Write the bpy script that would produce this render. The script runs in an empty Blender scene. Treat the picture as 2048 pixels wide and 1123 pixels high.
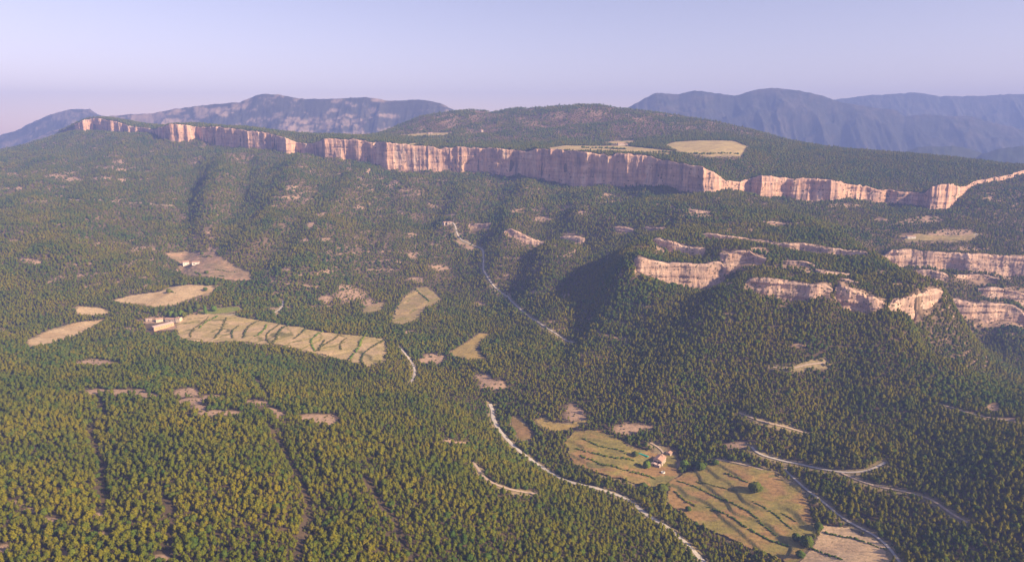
import bpy, bmesh, math, random
import numpy as np
from mathutils import Vector

random.seed(7)
RNG = np.random.default_rng(11)
SC = bpy.context.scene
COL = SC.collection

# ------------------------------------------------------------------ camera, sky, sun, exposure
F = 1383.0                      # focal length in pixels of a 2048 px wide frame
PITCH = math.radians(12.1)
cam_d = bpy.data.cameras.new('camera')
cam_d.sensor_width = 36.0
cam_d.lens = F / 2048.0 * 36.0
cam_d.clip_start = 1.0
cam_d.clip_end = 100000.0
cam = bpy.data.objects.new('camera', cam_d)
cam.location = (0, 0, 0)
cam.rotation_euler = (math.radians(90) - PITCH, 0, 0)
COL.objects.link(cam)
SC.camera = cam

SUN_AZ = math.radians(116)      # clockwise from the viewing direction (+Y)
SUN_EL = math.radians(28)
SUN_VEC = Vector((math.sin(SUN_AZ) * math.cos(SUN_EL), math.cos(SUN_AZ) * math.cos(SUN_EL), math.sin(SUN_EL)))

world = bpy.data.worlds.new('World')
SC.world = world
world.use_nodes = True
wn = world.node_tree
wn.nodes.clear()
sky = wn.nodes.new('ShaderNodeTexSky')
sky.sky_type = 'NISHITA'
sky.sun_disc = False
sky.sun_elevation = SUN_EL
sky.sun_rotation = SUN_AZ
sky.altitude = 900
sky.air_density = 1.0
sky.dust_density = 0.6
sky.ozone_density = 1.5
tint = wn.nodes.new('ShaderNodeMix')
tint.data_type = 'RGBA'
tint.blend_type = 'MULTIPLY'
tint.inputs['Factor'].default_value = 1.0
tint.inputs[7].default_value = (1.50, 1.0, 0.98, 1)
bg = wn.nodes.new('ShaderNodeBackground')
bg.inputs['Strength'].default_value = 0.078
wo = wn.nodes.new('ShaderNodeOutputWorld')
wn.links.new(sky.outputs[0], tint.inputs[6])
wn.links.new(tint.outputs[2], bg.inputs[0])
wn.links.new(bg.outputs[0], wo.inputs[0])

sun_d = bpy.data.lights.new('sun', 'SUN')
sun_d.energy = 5.0
sun_d.angle = math.radians(0.6)
sun_d.color = (1.0, 0.78, 0.50)
sun = bpy.data.objects.new('sun', sun_d)
sun.rotation_euler = SUN_VEC.to_track_quat('Z', 'Y').to_euler()
sun.location = (600, -600, 600)
COL.objects.link(sun)

SC.view_settings.view_transform = 'Standard'
SC.view_settings.look = 'None'
SC.view_settings.gamma = 1.0
SC.view_settings.exposure = 1.12
SC.view_settings.use_curve_mapping = False
SC.render.engine = 'CYCLES'
SC.cycles.max_bounces = 4
SC.cycles.diffuse_bounces = 2
SC.cycles.volume_bounces = 0
SC.cycles.use_denoising = True

HAZE_DENSITY = 1.36e-4
HAZE_COLOR = (0.30, 0.43, 1.0, 1)

# ------------------------------------------------------------------ small helpers
CP, SP = math.cos(PITCH), math.sin(PITCH)


def ray(px, py):
    """slope of the line of sight: X/Y and Z/Y of a picture point"""
    a = (np.asarray(px, float) - 1024.0) / F
    b = (561.5 - np.asarray(py, float)) / F
    dy = CP + b * SP
    return a / dy, (b * CP - SP) / dy


def project(x, y, z):
    d = y * CP - z * SP
    up = y * SP + z * CP
    return 1024.0 + F * x / d, 561.5 - F * up / d


def hsh(ix, iy, seed):
    n = (ix.astype(np.int64) * 374761393 + iy.astype(np.int64) * 668265263 + seed * 974634521) & 0xFFFFFFFF
    n = ((n ^ (n >> 13)) * 1274126177) & 0xFFFFFFFF
    return ((n ^ (n >> 16)) & 0xFFFF) / 65535.0


def vnoise(x, y, seed=0):
    x = np.asarray(x, float); y = np.asarray(y, float)
    ix = np.floor(x); iy = np.floor(y)
    fx = x - ix; fy = y - iy
    fx = fx * fx * fx * (fx * (fx * 6 - 15) + 10)
    fy = fy * fy * fy * (fy * (fy * 6 - 15) + 10)
    a = hsh(ix, iy, seed); b = hsh(ix + 1, iy, seed)
    c = hsh(ix, iy + 1, seed); d = hsh(ix + 1, iy + 1, seed)
    return (a + (b - a) * fx) * (1 - fy) + (c + (d - c) * fx) * fy


def fbm(x, y, octs=4, seed=0, gain=0.5):
    s = 0.0; amp = 1.0; tot = 0.0; fr = 1.0
    for o in range(octs):
        s = s + amp * (vnoise(x * fr + 13.7 * o, y * fr - 7.3 * o, seed + o) * 2 - 1)
        tot += amp; amp *= gain; fr *= 2.03
    return s / tot


def ridged(x, y, octs=4, seed=0):
    s = 0.0; amp = 1.0; tot = 0.0; fr = 1.0
    for o in range(octs):
        s = s + amp * (1 - np.abs(vnoise(x * fr + 5.1 * o, y * fr + 9.2 * o, seed + o) * 2 - 1) * 2)
        tot += amp; amp *= 0.5; fr *= 2.1
    return s / tot


def smooth(t):
    t = np.clip(t, 0, 1)
    return t * t * (3 - 2 * t)


def in_poly(px, py, poly):
    px = np.asarray(px); py = np.asarray(py)
    inside = np.zeros(px.shape, bool)
    n = len(poly)
    for i in range(n):
        x0, y0 = poly[i]; x1, y1 = poly[(i + 1) % n]
        if y0 == y1:
            continue
        c = ((y0 > py) != (y1 > py)) & (px < (x1 - x0) * (py - y0) / (y1 - y0) + x0)
        inside ^= c
    return inside


def seg_dist(px, py, line):
    best = np.full(np.shape(px), 1e9)
    for (x0, y0), (x1, y1) in zip(line[:-1], line[1:]):
        dx, dy = x1 - x0, y1 - y0
        t = np.clip(((px - x0) * dx + (py - y0) * dy) / (dx * dx + dy * dy + 1e-9), 0, 1)
        best = np.minimum(best, np.hypot(px - x0 - t * dx, py - y0 - t * dy))
    return best


def tag(o, label=None, cat=None, group=None, kind=None):
    if label: o['label'] = label
    if cat: o['category'] = cat
    if group: o['group'] = group
    if kind: o['kind'] = kind
    return o


def mesh_np(name, verts, faces, mat=None, smooth_shade=False):
    """verts Nx3, faces Mx3 or Mx4 (uniform)"""
    verts = np.asarray(verts, np.float32); faces = np.asarray(faces, np.int32)
    me = bpy.data.meshes.new(name)
    k = faces.shape[1]
    me.vertices.add(len(verts)); me.vertices.foreach_set('co', verts.ravel())
    me.loops.add(faces.size); me.loops.foreach_set('vertex_index', faces.ravel())
    me.polygons.add(len(faces))
    me.polygons.foreach_set('loop_start', np.arange(0, faces.size, k, dtype=np.int32))
    me.polygons.foreach_set('loop_total', np.full(len(faces), k, np.int32))
    if smooth_shade:
        me.polygons.foreach_set('use_smooth', np.ones(len(faces), bool))
    me.update(calc_edges=True)
    if mat: me.materials.append(mat)
    return me


def link(name, me, parent=None):
    o = bpy.data.objects.new(name, me)
    COL.objects.link(o)
    if parent: o.parent = parent
    return o


def grid_faces(nr, nc):
    i = np.arange(nr - 1)[:, None] * nc + np.arange(nc - 1)[None, :]
    return np.stack([i, i + 1, i + nc + 1, i + nc], -1).reshape(-1, 4)


# ------------------------------------------------------------------ materials
def new_mat(name, rough=0.9):
    m = bpy.data.materials.new(name)
    m.use_nodes = True
    nt = m.node_tree
    b = nt.nodes['Principled BSDF']
    b.inputs['Roughness'].default_value = rough
    b.inputs['Specular IOR Level'].default_value = 0.15
    return m, nt, b


def N(nt, typ, **kw):
    n = nt.nodes.new(typ)
    for k, v in kw.items():
        setattr(n, k, v)
    return n


def noise_node(nt, vec, scale, detail=4, rough=0.55):
    n = N(nt, 'ShaderNodeTexNoise')
    n.inputs['Scale'].default_value = scale
    n.inputs['Detail'].default_value = detail
    n.inputs['Roughness'].default_value = rough
    nt.links.new(vec, n.inputs['Vector'])
    return n


def ramp_node(nt, fac, stops):
    r = N(nt, 'ShaderNodeValToRGB')
    el = r.color_ramp.elements
    while len(el) < len(stops): el.new(0.5)
    for e, (p, c) in zip(el, stops):
        e.position = p; e.color = (*c, 1)
    nt.links.new(fac, r.inputs[0])
    return r


def mix_node(nt, fac, a, b, mode='MIX'):
    m = N(nt, 'ShaderNodeMix', data_type='RGBA', blend_type=mode)
    for inp, v in ((m.inputs[0], fac), (m.inputs[6], a), (m.inputs[7], b)):
        if hasattr(v, 'links'):
            nt.links.new(v, inp)
        elif isinstance(v, tuple):
            inp.default_value = (*v, 1)
        else:
            inp.default_value = v
    return m.outputs[2]


def scaled_pos(nt, s):
    g = N(nt, 'ShaderNodeNewGeometry')
    m = N(nt, 'ShaderNodeMapping')
    m.inputs['Scale'].default_value = s
    nt.links.new(g.outputs['Position'], m.inputs['Vector'])
    return m.outputs[0]


def mat_attr_ground(name, attr='cover', fine=0.18):
    """ground: the kind of cover is stored per vertex; noise breaks it up"""
    m, nt, b = new_mat(name, 0.95)
    at = N(nt, 'ShaderNodeAttribute', attribute_name=attr)
    p = scaled_pos(nt, (1, 1, 1))
    n1 = noise_node(nt, p, fine, 5, 0.65)
    n2 = noise_node(nt, p, 0.9, 2, 0.6)
    r1 = ramp_node(nt, n1.outputs[0], [(0.3, (0.62, 0.62, 0.60)), (0.5, (1, 1, 1)), (0.72, (1.25, 1.2, 1.15))])
    c = mix_node(nt, 1.0, at.outputs['Color'], r1.outputs[0], 'MULTIPLY')
    r2 = ramp_node(nt, n2.outputs[0], [(0.3, (0.75, 0.78, 0.72)), (0.7, (1.15, 1.12, 1.1))])
    c = mix_node(nt, 1.0, c, r2.outputs[0], 'MULTIPLY')
    nt.links.new(c, b.inputs['Base Color'])
    bp = N(nt, 'ShaderNodeBump')
    bp.inputs['Strength'].default_value = 0.6; bp.inputs['Distance'].default_value = 1.2
    nt.links.new(n1.outputs[0], bp.inputs['Height'])
    nt.links.new(bp.outputs[0], b.inputs['Normal'])
    return m


def mat_cliff(name, stops, bedding=0.7):
    m, nt, b = new_mat(name, 0.92)
    pv = scaled_pos(nt, (0.034, 0.034, 0.007))      # tall streaks
    pf = scaled_pos(nt, (0.15, 0.15, 0.02))
    ph = scaled_pos(nt, (0.006, 0.006, 0.14))       # bedding
    pp = scaled_pos(nt, (0.05, 0.05, 0.05))
    s1 = noise_node(nt, pv, 1.0, 5, 0.6)
    s2 = noise_node(nt, pf, 1.0, 3, 0.6)
    h1 = noise_node(nt, ph, 1.0, 4, 0.6)
    q1 = noise_node(nt, pp, 1.0, 5, 0.65)
    base = ramp_node(nt, s1.outputs[0], stops)
    st = ramp_node(nt, s2.outputs[0], [(0.33, (0.68, 0.67, 0.70)), (0.5, (1, 1, 1)), (0.75, (1.12, 1.08, 1.05))])
    c = mix_node(nt, 0.85, base.outputs[0], st.outputs[0], 'MULTIPLY')
    be = ramp_node(nt, h1.outputs[0], [(0.38, (0.70, 0.68, 0.70)), (0.52, (1, 1, 1)), (0.7, (1.1, 1.05, 1.0))])
    c = mix_node(nt, bedding, c, be.outputs[0], 'MULTIPLY')
    bl = ramp_node(nt, q1.outputs[0], [(0.30, (0.72, 0.74, 0.76)), (0.5, (1, 1, 1)), (0.7, (1.12, 1.0, 0.9))])
    c = mix_node(nt, 0.8, c, bl.outputs[0], 'MULTIPLY')
    nt.links.new(c, b.inputs['Base Color'])
    bp = N(nt, 'ShaderNodeBump')
    bp.inputs['Strength'].default_value = 0.8; bp.inputs['Distance'].default_value = 3.0
    ad = N(nt, 'ShaderNodeMath', operation='ADD')
    nt.links.new(s2.outputs[0], ad.inputs[0]); nt.links.new(h1.outputs[0], ad.inputs[1])
    nt.links.new(ad.outputs[0], bp.inputs['Height'])
    nt.links.new(bp.outputs[0], b.inputs['Normal'])
    return m


def mat_foliage(name, cols, patch=None):
    """per-tree colour from the instance's random number, clump variation from noise"""
    m, nt, b = new_mat(name, 0.85)
    oi = N(nt, 'ShaderNodeObjectInfo')
    r = ramp_node(nt, oi.outputs['Random'], [(i / (len(cols) - 1), c) for i, c in enumerate(cols)])
    p = scaled_pos(nt, (1, 1, 1))
    n = noise_node(nt, p, 1.1, 2, 0.6)
    rr = ramp_node(nt, n.outputs[0], [(0.3, (0.62, 0.66, 0.6)), (0.7, (1.3, 1.26, 1.15))])
    c = mix_node(nt, 1.0, r.outputs[0], rr.outputs[0], 'MULTIPLY')
    n2 = noise_node(nt, p, 0.011, 3, 0.6)
    r2 = ramp_node(nt, n2.outputs[0], [(0.35, (0.62, 0.82, 0.92)), (0.62, (1.16, 1.10, 0.9))])
    c = mix_node(nt, 1.0, c, r2.outputs[0], 'MULTIPLY')
    nt.links.new(c, b.inputs['Base Color'])
    b.inputs['Specular IOR Level'].default_value = 0.0
    return m


def mat_plain(name, col, var=0.25, scale=0.6, rough=0.85):
    m, nt, b = new_mat(name, rough)
    p = scaled_pos(nt, (1, 1, 1))
    n = noise_node(nt, p, scale, 4, 0.6)
    lo = tuple(v * (1 - var) for v in col); hi = tuple(min(1, v * (1 + var)) for v in col)
    r = ramp_node(nt, n.outputs[0], [(0.3, lo), (0.7, hi)])
    nt.links.new(r.outputs[0], b.inputs['Base Color'])
    return m


M_TERRAIN = mat_attr_ground('terrain_cover')
M_FIELD = mat_attr_ground('field_cover', fine=0.25)
M_CLIFF = mat_cliff('limestone_cliff', [(0.30, (0.25, 0.19, 0.18)), (0.42, (0.47, 0.305, 0.23)), (0.54, (0.64, 0.405, 0.275)), (0.68, (0.76, 0.56, 0.41))])
M_LEDGE = mat_cliff('ledge_rock', [(0.30, (0.28, 0.21, 0.18)), (0.42, (0.46, 0.32, 0.245)), (0.55, (0.60, 0.415, 0.30)), (0.68, (0.70, 0.51, 0.38))], 1.0)
M_PINE = mat_foliage('pine_foliage', [(0.105, 0.120, 0.010), (0.172, 0.158, 0.009), (0.138, 0.136, 0.010), (0.168, 0.145, 0.012), (0.09, 0.108, 0.012)])
M_OAK = mat_foliage('oak_foliage', [(0.065, 0.10, 0.016), (0.095, 0.125, 0.016), (0.13, 0.135, 0.020)])
M_LEAF = mat_foliage('broadleaf_foliage', [(0.12, 0.18, 0.018), (0.14, 0.19, 0.022)])
M_SHRUB = mat_foliage('shrub_foliage', [(0.09, 0.10, 0.025), (0.13, 0.11, 0.035), (0.075, 0.09, 0.026)])
M_BARK = mat_plain('bark', (0.13, 0.09, 0.06), 0.3, 2.0)
M_ROAD = mat_plain('gravel_road', (0.50, 0.44, 0.38), 0.15, 0.4)
M_TRACK = mat_plain('earth_track', (0.46, 0.35, 0.26), 0.2, 0.4)
M_STONE = mat_plain('stone_wall', (0.50, 0.41, 0.33), 0.22, 0.9)
M_WHITE = mat_plain('white_render', (0.74, 0.68, 0.60), 0.1, 0.8)
M_ORANGE = mat_plain('orange_render', (0.64, 0.38, 0.22), 0.12, 0.8)
M_CREAM = mat_plain('cream_render', (0.70, 0.58, 0.42), 0.12, 0.8)
M_TILE = mat_plain('clay_tile', (0.46, 0.28, 0.20), 0.25, 1.4)
M_SHEET = mat_plain('fibre_cement_roof', (0.58, 0.42, 0.36), 0.14, 0.3)
M_DARK = mat_plain('dark_opening', (0.03, 0.025, 0.022), 0.2, 1.0)
M_TARP = mat_plain('green_tarpaulin', (0.03, 0.42, 0.29), 0.15, 0.6, 0.6)
M_WATER = mat_plain('dark_water', (0.03, 0.04, 0.035), 0.1, 0.6, 0.15)
M_MOUNT = mat_attr_ground('mountain_cover', fine=0.02)

# ------------------------------------------------------------------ terrain control points: picture point + distance ahead (m)
RIM = [  # px, top, base, distance
    (120, 262, 268, 4050), (150, 250, 262, 3900), (165, 241, 262, 3840), (200, 238, 265, 3780), (232, 242, 266, 3740), (262, 253, 266, 3680),
    (300, 258, 268, 3600), (322, 255, 279, 3420), (340, 249, 282, 3350), (375, 249, 285, 3340), (392, 256, 274, 3400), (420, 253, 290, 3330),
    (480, 259, 295, 3240), (540, 266, 300, 3160), (572, 275, 307, 3060), (592, 287, 309, 3100), (625, 288, 314, 3020), (650, 277, 320, 2900),
    (700, 278, 322, 2870), (760, 284, 335, 2810), (775, 286, 343, 2775), (820, 290, 347, 2770), (900, 294, 348, 2750), (965, 296, 348, 2730), (1050, 298, 356, 2630),
    (1110, 299, 365, 2560), (1150, 301, 370, 2500), (1200, 305, 371, 2440), (1280, 311, 377, 2330), (1330, 320, 374, 2260), (1380, 328, 387, 2160),
    (1405, 331, 389, 2110), (1430, 348, 385, 2120), (1452, 361, 377, 2170), (1478, 361, 384, 2210), (1500, 359, 388, 2240), (1522, 350, 394, 2200), (1570, 356, 397, 2210),
    (1610, 356, 405, 2190), (1660, 357, 403, 2170), (1688, 364, 394, 2220), (1740, 374, 404, 2220), (1800, 383, 410, 2200), (1845, 385, 411, 2180), (1862, 372, 417, 2120),
    (1895, 365, 418, 2110), (1915, 374, 398, 2170), (1950, 363, 374, 2260), (2000, 353, 364, 2350), (2060, 340, 350, 2450), (2250, 320, 330, 2700)]

L_PTS = [  # lower country
    # left slopes
    (-150, 320, 3100), (-150, 400, 2300), (-150, 480, 1800), (-150, 570, 1480), (-150, 660, 1260),
    (0, 306, 3500), (60, 290, 3750), (110, 272, 3950), (0, 330, 3000), (0, 400, 2300), (0, 480, 1800), (0, 560, 1500), (0, 640, 1320),
    (100, 400, 2350), (200, 305, 3250), (200, 330, 2950), (200, 450, 2030), (200, 540, 1630), (300, 400, 2400), (310, 300, 3200), (250, 600, 1480),
    (130, 665, 1300), (320, 590, 1500), (425, 577, 1545), (320, 650, 1350), (440, 640, 1385), (600, 670, 1290), (770, 712, 1190), (700, 700, 1230),
    (378, 527, 1780), (470, 552, 1680), (400, 460, 2050), (430, 350, 2700), (520, 420, 2250), (560, 470, 1980), (640, 470, 1960),
    (650, 560, 1660), (700, 600, 1570), (640, 380, 2450), (720, 400, 2380), (620, 620, 1500),
    # stream and bowl
    (740, 575, 1690), (800, 560, 1740), (860, 500, 1960), (780, 640, 1430), (830, 740, 1180), (900, 400, 2450), (1000, 420, 2280), (800, 420, 2330), (1000, 375, 2580),
    (1150, 400, 2300), (1280, 400, 2180), (910, 450, 2150), (960, 490, 2000), (970, 550, 1780), (1010, 590, 1640), (1130, 675, 1340),
    (835, 612, 1540), (940, 698, 1280), (1000, 760, 1120), (1200, 450, 1930), (1100, 500, 1790), (1200, 560, 1530), (1150, 560, 1590), (1120, 605, 1470), (1225, 605, 1420), (1330, 470, 1840), (1250, 700, 1230),
    (1300, 800, 1030), (1400, 700, 1190), (1360, 620, 1370), (1150, 780, 1090),
    # right slopes
    (1400, 430, 1880), (1560, 455, 1760), (1700, 480, 1680), (1800, 460, 1850), (1950, 470, 1830), (1700, 430, 2020), (1900, 430, 2020), (2060, 430, 2050), (2250, 430, 2050), (2250, 540, 1650),
    (1700, 660, 1230), (1700, 750, 1070), (1700, 900, 870), (1700, 1123, 656), (1690, 1085, 704), (1780, 1110, 668), (2060, 1123, 620), (2060, 900, 800), (2250, 1000, 690), (1500, 900, 905), (1500, 1000, 795),
    (1550, 700, 1170), (1550, 800, 1010), (1830, 655, 1265), (1900, 725, 1130), (2060, 805, 990), (2250, 880, 860), (1960, 690, 1430), (2060, 720, 1400), (2060, 650, 1500), (2250, 700, 1450),
    (1850, 800, 985),
    # valley floor
    (985, 815, 1060), (1090, 930, 900), (1230, 985, 822), (1420, 1120, 690), (1320, 920, 915), (1150, 880, 965), (1250, 955, 860), (1600, 1085, 712), (1450, 1010, 795), (1560, 960, 840),
    # near hill
    (300, 705, 1150), (0, 695, 1150), (-150, 700, 1130), (300, 780, 935), (420, 792, 915), (600, 832, 850), (300, 900, 720), (300, 1000, 600), (300, 1123, 490), (0, 1123, 480), (-150, 1123, 470), (0, 900, 710),
    (0, 780, 930), (-150, 850, 780), (500, 725, 1120), (690, 735, 1150), (700, 850, 840), (900, 850, 920), (850, 780, 1060), (800, 1000, 660), (800, 1123, 540), (1100, 1050, 680), (1100, 1123, 600),
    (1300, 1100, 668), (1000, 960, 765), (1070, 985, 757), (550, 950, 660), (550, 1123, 510), (1300, 1180, 600), (1700, 1200, 560), (2060, 1230, 520), (800, 1230, 450), (300, 1260, 390), (-100, 1260, 385)]

L_HID = [(-150, 4600, -330), (60, 4600, -260), (160, 4700, -200), (400, 4600, -250), (1024, 4600, -250), (1700, 4600, -300), (2250, 4600, -320),
         (1905, 1170, -425), (2060, 1110, -420), (2200, 1050, -420)]

U_PTS = [(740, 272, 3500), (830, 240, 3900), (870, 230, 3950), (945, 220, 3950), (966, 229, 3900), (1010, 222, 3850), (1070, 216, 3800), (1130, 214, 3750), (1200, 213, 3700), (1330, 231, 3520),
         (1450, 251, 3330), (1520, 271, 3130), (1600, 288, 2980), (1750, 304, 2820), (1850, 312, 2720), (1950, 322, 2660), (2030, 336, 2560), (2250, 326, 2760),
         (960, 283, 3080), (830, 277, 3200), (700, 273, 3230), (1130, 290, 2800), (1300, 299, 2580), (1480, 292, 2640), (1470, 312, 2420), (1240, 282, 2950), (1130, 250, 3350), (1330, 262, 3080), (950, 255, 3500),
         (1500, 330, 2380), (1600, 328, 2480), (1700, 333, 2480), (1800, 357, 2320), (1900, 345, 2400),
         (180, 236, 3880), (390, 247, 3480), (500, 256, 3330), (600, 272, 3220), (300, 252, 3680), (650, 272, 3120)]
U_HID = [(100, 4600, -150), (400, 4100, -60), (400, 4600, -250), (700, 3900, -90), (700, 4600, -250), (1000, 4700, -100), (1200, 4700, -60), (1400, 4500, -100), (1700, 3500, -150), (1700, 4600, -330), (2000, 3300, -220),
         (2000, 4600, -400), (2250, 3600, -220), (2250, 4600, -400), (180, 4300, 0)]

BANDS = [  # small cliffs on the slopes: (px, top, base) and distances at both ends
    ([(1268, 524, 534), (1274, 520, 540), (1300, 524, 546), (1340, 530, 561), (1380, 538, 574), (1410, 545, 578), (1440, 550, 566), (1452, 554, 560)], 1520, 1430, 60),
    ([(1488, 570, 582), (1496, 566, 587), (1530, 560, 592), (1560, 566, 602), (1590, 572, 613), (1622, 582, 611), (1650, 586, 600), (1664, 590, 594)], 1400, 1350, 55),
    ([(1668, 594, 612), (1676, 588, 617), (1692, 586, 620), (1716, 596, 634), (1745, 600, 636), (1762, 606, 618), (1772, 610, 614)], 1350, 1310, 50),
    ([(1776, 610, 622), (1784, 605, 628), (1800, 604, 634), (1812, 605, 652), (1828, 605, 652), (1836, 598, 614), (1860, 590, 610), (1888, 582, 592)], 1300, 1400, 50),
    ([(1400, 470, 474), (1420, 470, 480), (1460, 475, 490), (1510, 482, 497), (1560, 488, 500), (1574, 485, 503), (1620, 492, 513), (1660, 498, 517), (1710, 505, 523), (1728, 503, 516), (1740, 508, 512)], 1660, 1560, 45),
    ([(1440, 512, 516), (1460, 508, 522), (1490, 511, 529), (1525, 518, 529), (1532, 521, 524)], 1570, 1540, 35),
    ([(1302, 490, 494), (1315, 485, 500), (1345, 489, 511), (1375, 494, 508), (1405, 498, 510), (1412, 501, 504)], 1640, 1600, 40),
    ([(1764, 514, 520), (1776, 504, 532), (1800, 502, 535), (1850, 506, 538), (1900, 510, 543), (1950, 515, 547), (2000, 518, 558), (2060, 520, 562), (2200, 528, 565)], 1690, 1600, 60),
    ([(1790, 544, 548), (1800, 541, 554), (1850, 544, 560), (1890, 545, 558), (1900, 549, 552)], 1600, 1570, 30),
    ([(1876, 606, 610), (1888, 601, 617), (1920, 602, 620), (1950, 611, 627), (1975, 611, 634), (2010, 618, 640), (2050, 624, 648), (2150, 632, 650)], 1500, 1450, 45),
    ([(1955, 586, 590), (1975, 580, 596), (2010, 586, 598), (2060, 594, 610), (2150, 600, 616)], 1545, 1500, 30),
    ([(1008, 482, 485), (1016, 477, 490), (1040, 476, 496), (1062, 485, 502), (1084, 489, 496), (1090, 491, 493)], 1950, 1920, 35),
    ([(1088, 504, 508), (1096, 501, 515), (1112, 502, 522), (1132, 505, 515), (1138, 508, 511)], 1880, 1860, 30),
    ([(1120, 487, 490), (1132, 485, 494), (1165, 489, 496), (1170, 491, 493)], 1930, 1900, 25),
    ([(1226, 464, 467), (1236, 459, 472), (1262, 461, 471), (1270, 465, 468)], 1900, 1870, 25),
    ([(1286, 460, 463), (1296, 456, 469), (1328, 459, 470), (1336, 463, 466)], 1850, 1820, 25),
    ([(936, 460, 463), (946, 459, 467), (976, 459, 466), (982, 461, 464)], 2080, 2060, 20),
    ([(1360, 428, 431), (1385, 429, 434), (1420, 431, 435), (1430, 433, 435)], 1860, 1850, 18),
    ([(775, 372, 375), (786, 370, 376), (802, 373, 377)], 2550, 2540, 15),
    ([(1556, 530, 532), (1575, 526, 535), (1610, 530, 538), (1634, 533, 535)], 1530, 1500, 20),
    ([(1630, 550, 552), (1650, 545, 555), (1690, 549, 558), (1716, 553, 555)], 1480, 1460, 20),
    ([(1668, 574, 576), (1682, 569, 578), (1700, 570, 579), (1716, 574, 576)], 1400, 1385, 18),
    ([(1442, 580, 582), (1452, 574, 588), (1470, 577, 588), (1484, 582, 584)], 1440, 1425, 22),
    ([(1520, 445, 447), (1545, 443, 449), (1580, 447, 452), (1600, 450, 452)], 1760, 1740, 16),
    ([(1900, 556, 558), (1930, 552, 562), (1975, 556, 566), (2005, 562, 564)], 1590, 1575, 20),
]


def nearer(px, py):
    """the right-hand spur stands closer than the valley head beside it"""
    a = float(smooth((px - 1060) / 430.0))
    b = float(smooth((py - 405) / 130.0)) * float(1 - smooth((py - 610) / 190.0))
    if px > 1745 and py < 600 - (px - 1745) * 0.02: a = 0.0        # the far bowl keeps its distance
    if px > 1840 and py < 712: a = 0.0
    return 1 - 0.10 * a * b


L_PTS = [(p, q, Y * nearer(p, q)) for p, q, Y in L_PTS]
BANDS = [(pts, y0 * nearer(pts[0][0], pts[0][1]), y1 * nearer(pts[-1][0], pts[-1][1]), W) if i not in (0, 3) else ((pts, 1170, 1270, W) if i else (pts, 1415, 1410, W)) for i, (pts, y0, y1, W) in enumerate(BANDS)]


def tps(cu, cv, cz, lam=2e-4):
    n = len(cu)
    d2 = (cu[:, None] - cu[None]) ** 2 + (cv[:, None] - cv[None]) ** 2
    K = 0.5 * d2 * np.log(d2 + 1e-12) + lam * np.eye(n)
    P = np.stack([np.ones(n), cu, cv], 1)
    A = np.zeros((n + 3, n + 3)); A[:n, :n] = K; A[:n, n:] = P; A[n:, :n] = P.T
    w = np.linalg.solve(A, np.concatenate([cz, np.zeros(3)]))

    def ev(u, v):
        sh = u.shape; u = u.ravel(); v = v.ravel()
        out = w[n] + w[n + 1] * u + w[n + 2] * v
        for i in range(n):
            q = (u - cu[i]) ** 2 + (v - cv[i]) ** 2
            out += w[i] * 0.5 * q * np.log(q + 1e-12)
        return out.reshape(sh)
    return ev


VS = 0.85


def pts_to_uvz(pts, hid):
    u = []; v = []; z = []
    for px, py, Y in pts:
        a, s = ray(px, py); u.append(float(a)); v.append(math.log(Y) * VS); z.append(float(s) * Y)
    for px, Y, zz in hid:
        a, _ = ray(px, 400); u.append(float(a)); v.append(math.log(Y) * VS); z.append(zz)
    return np.array(u), np.array(v), np.array(z)


def band_Y(b):
    pts, y0, y1, W = b
    p = np.array([q[0] for q in pts], float)
    return y0 + (y1 - y0) * (p - p[0]) / (p[-1] - p[0])


Lp = list(L_PTS) + [(p, b + 1, Y - 14) for p, t, b, Y in RIM]
for bd in BANDS:
    ys = band_Y(bd)
    for (p, t, b), Y in zip(bd[0], ys):
        Lp.append((p, 0.5 * (t + b), Y))
Up = list(U_PTS) + [(p, t, Y + 10) for p, t, b, Y in RIM]
tpsL = tps(*pts_to_uvz(Lp, L_HID))
tpsU = tps(*pts_to_uvz(Up, U_HID))

# fan-shaped sampling of the ground (denser near, sparser far)
NU, NY = 740, 720
U0, U1 = -1.04, 1.04
Y0, Y1 = 380.0, 4600.0
gu = np.linspace(U0, U1, NU)
gl = np.linspace(math.log(Y0), math.log(Y1), NY)
GU, GL = np.meshgrid(gu, gl)
GY = np.exp(GL); GX = GU * GY

rim_u = np.array([float(ray(p, 0.5 * (t + b))[0]) for p, t, b, Y in RIM])
rim_y = np.array([Y for *_, Y in RIM], float)


def rim_dist(u):
    y = np.interp(u, rim_u, rim_y)
    y = np.where(u < rim_u[0], 4050 + (rim_u[0] - u) * 20000, y)
    m = u * y                                           # metres along the wall, roughly
    y = y + 34 * fbm(m / 150, m * 0 + 3.1, 2, 21) + 22 * np.abs(fbm(m / 62, m * 0 + 1.7, 2, 33)) - 8
    y = y + 7 * np.abs(fbm(m / 21, m * 0 + 8.7, 2, 35))
    return y


def noise_low(x, y):
    far = smooth((y - 1300) / 900)
    a = 9 * fbm(x / 330, y / 330, 4, 3) * (0.35 + 0.65 * far) + 14 * ridged(x / 165, y / 460, 3, 9) * (0.12 + 0.88 * far)
    return a + 0.8 * fbm(x / 30, y / 30, 2, 5)


ZL = tpsL(GU, GL * VS)
ZU = tpsU(GU, GL * VS)
RD = rim_dist(gu)[None, :]
damp = smooth((RD - GY) / 160) * 0.85 + 0.15
hill_amt = smooth((GY - 2950) / 500)
ZU = ZU + (6 * fbm(GX / 260, GY / 260, 4, 51) + 10 * ridged(GX / 190, GY / 260, 4, 55)) * hill_amt * smooth((GX + 900) / 500) + 1.5 * fbm(GX / 70, GY / 70, 3, 52)

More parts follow.
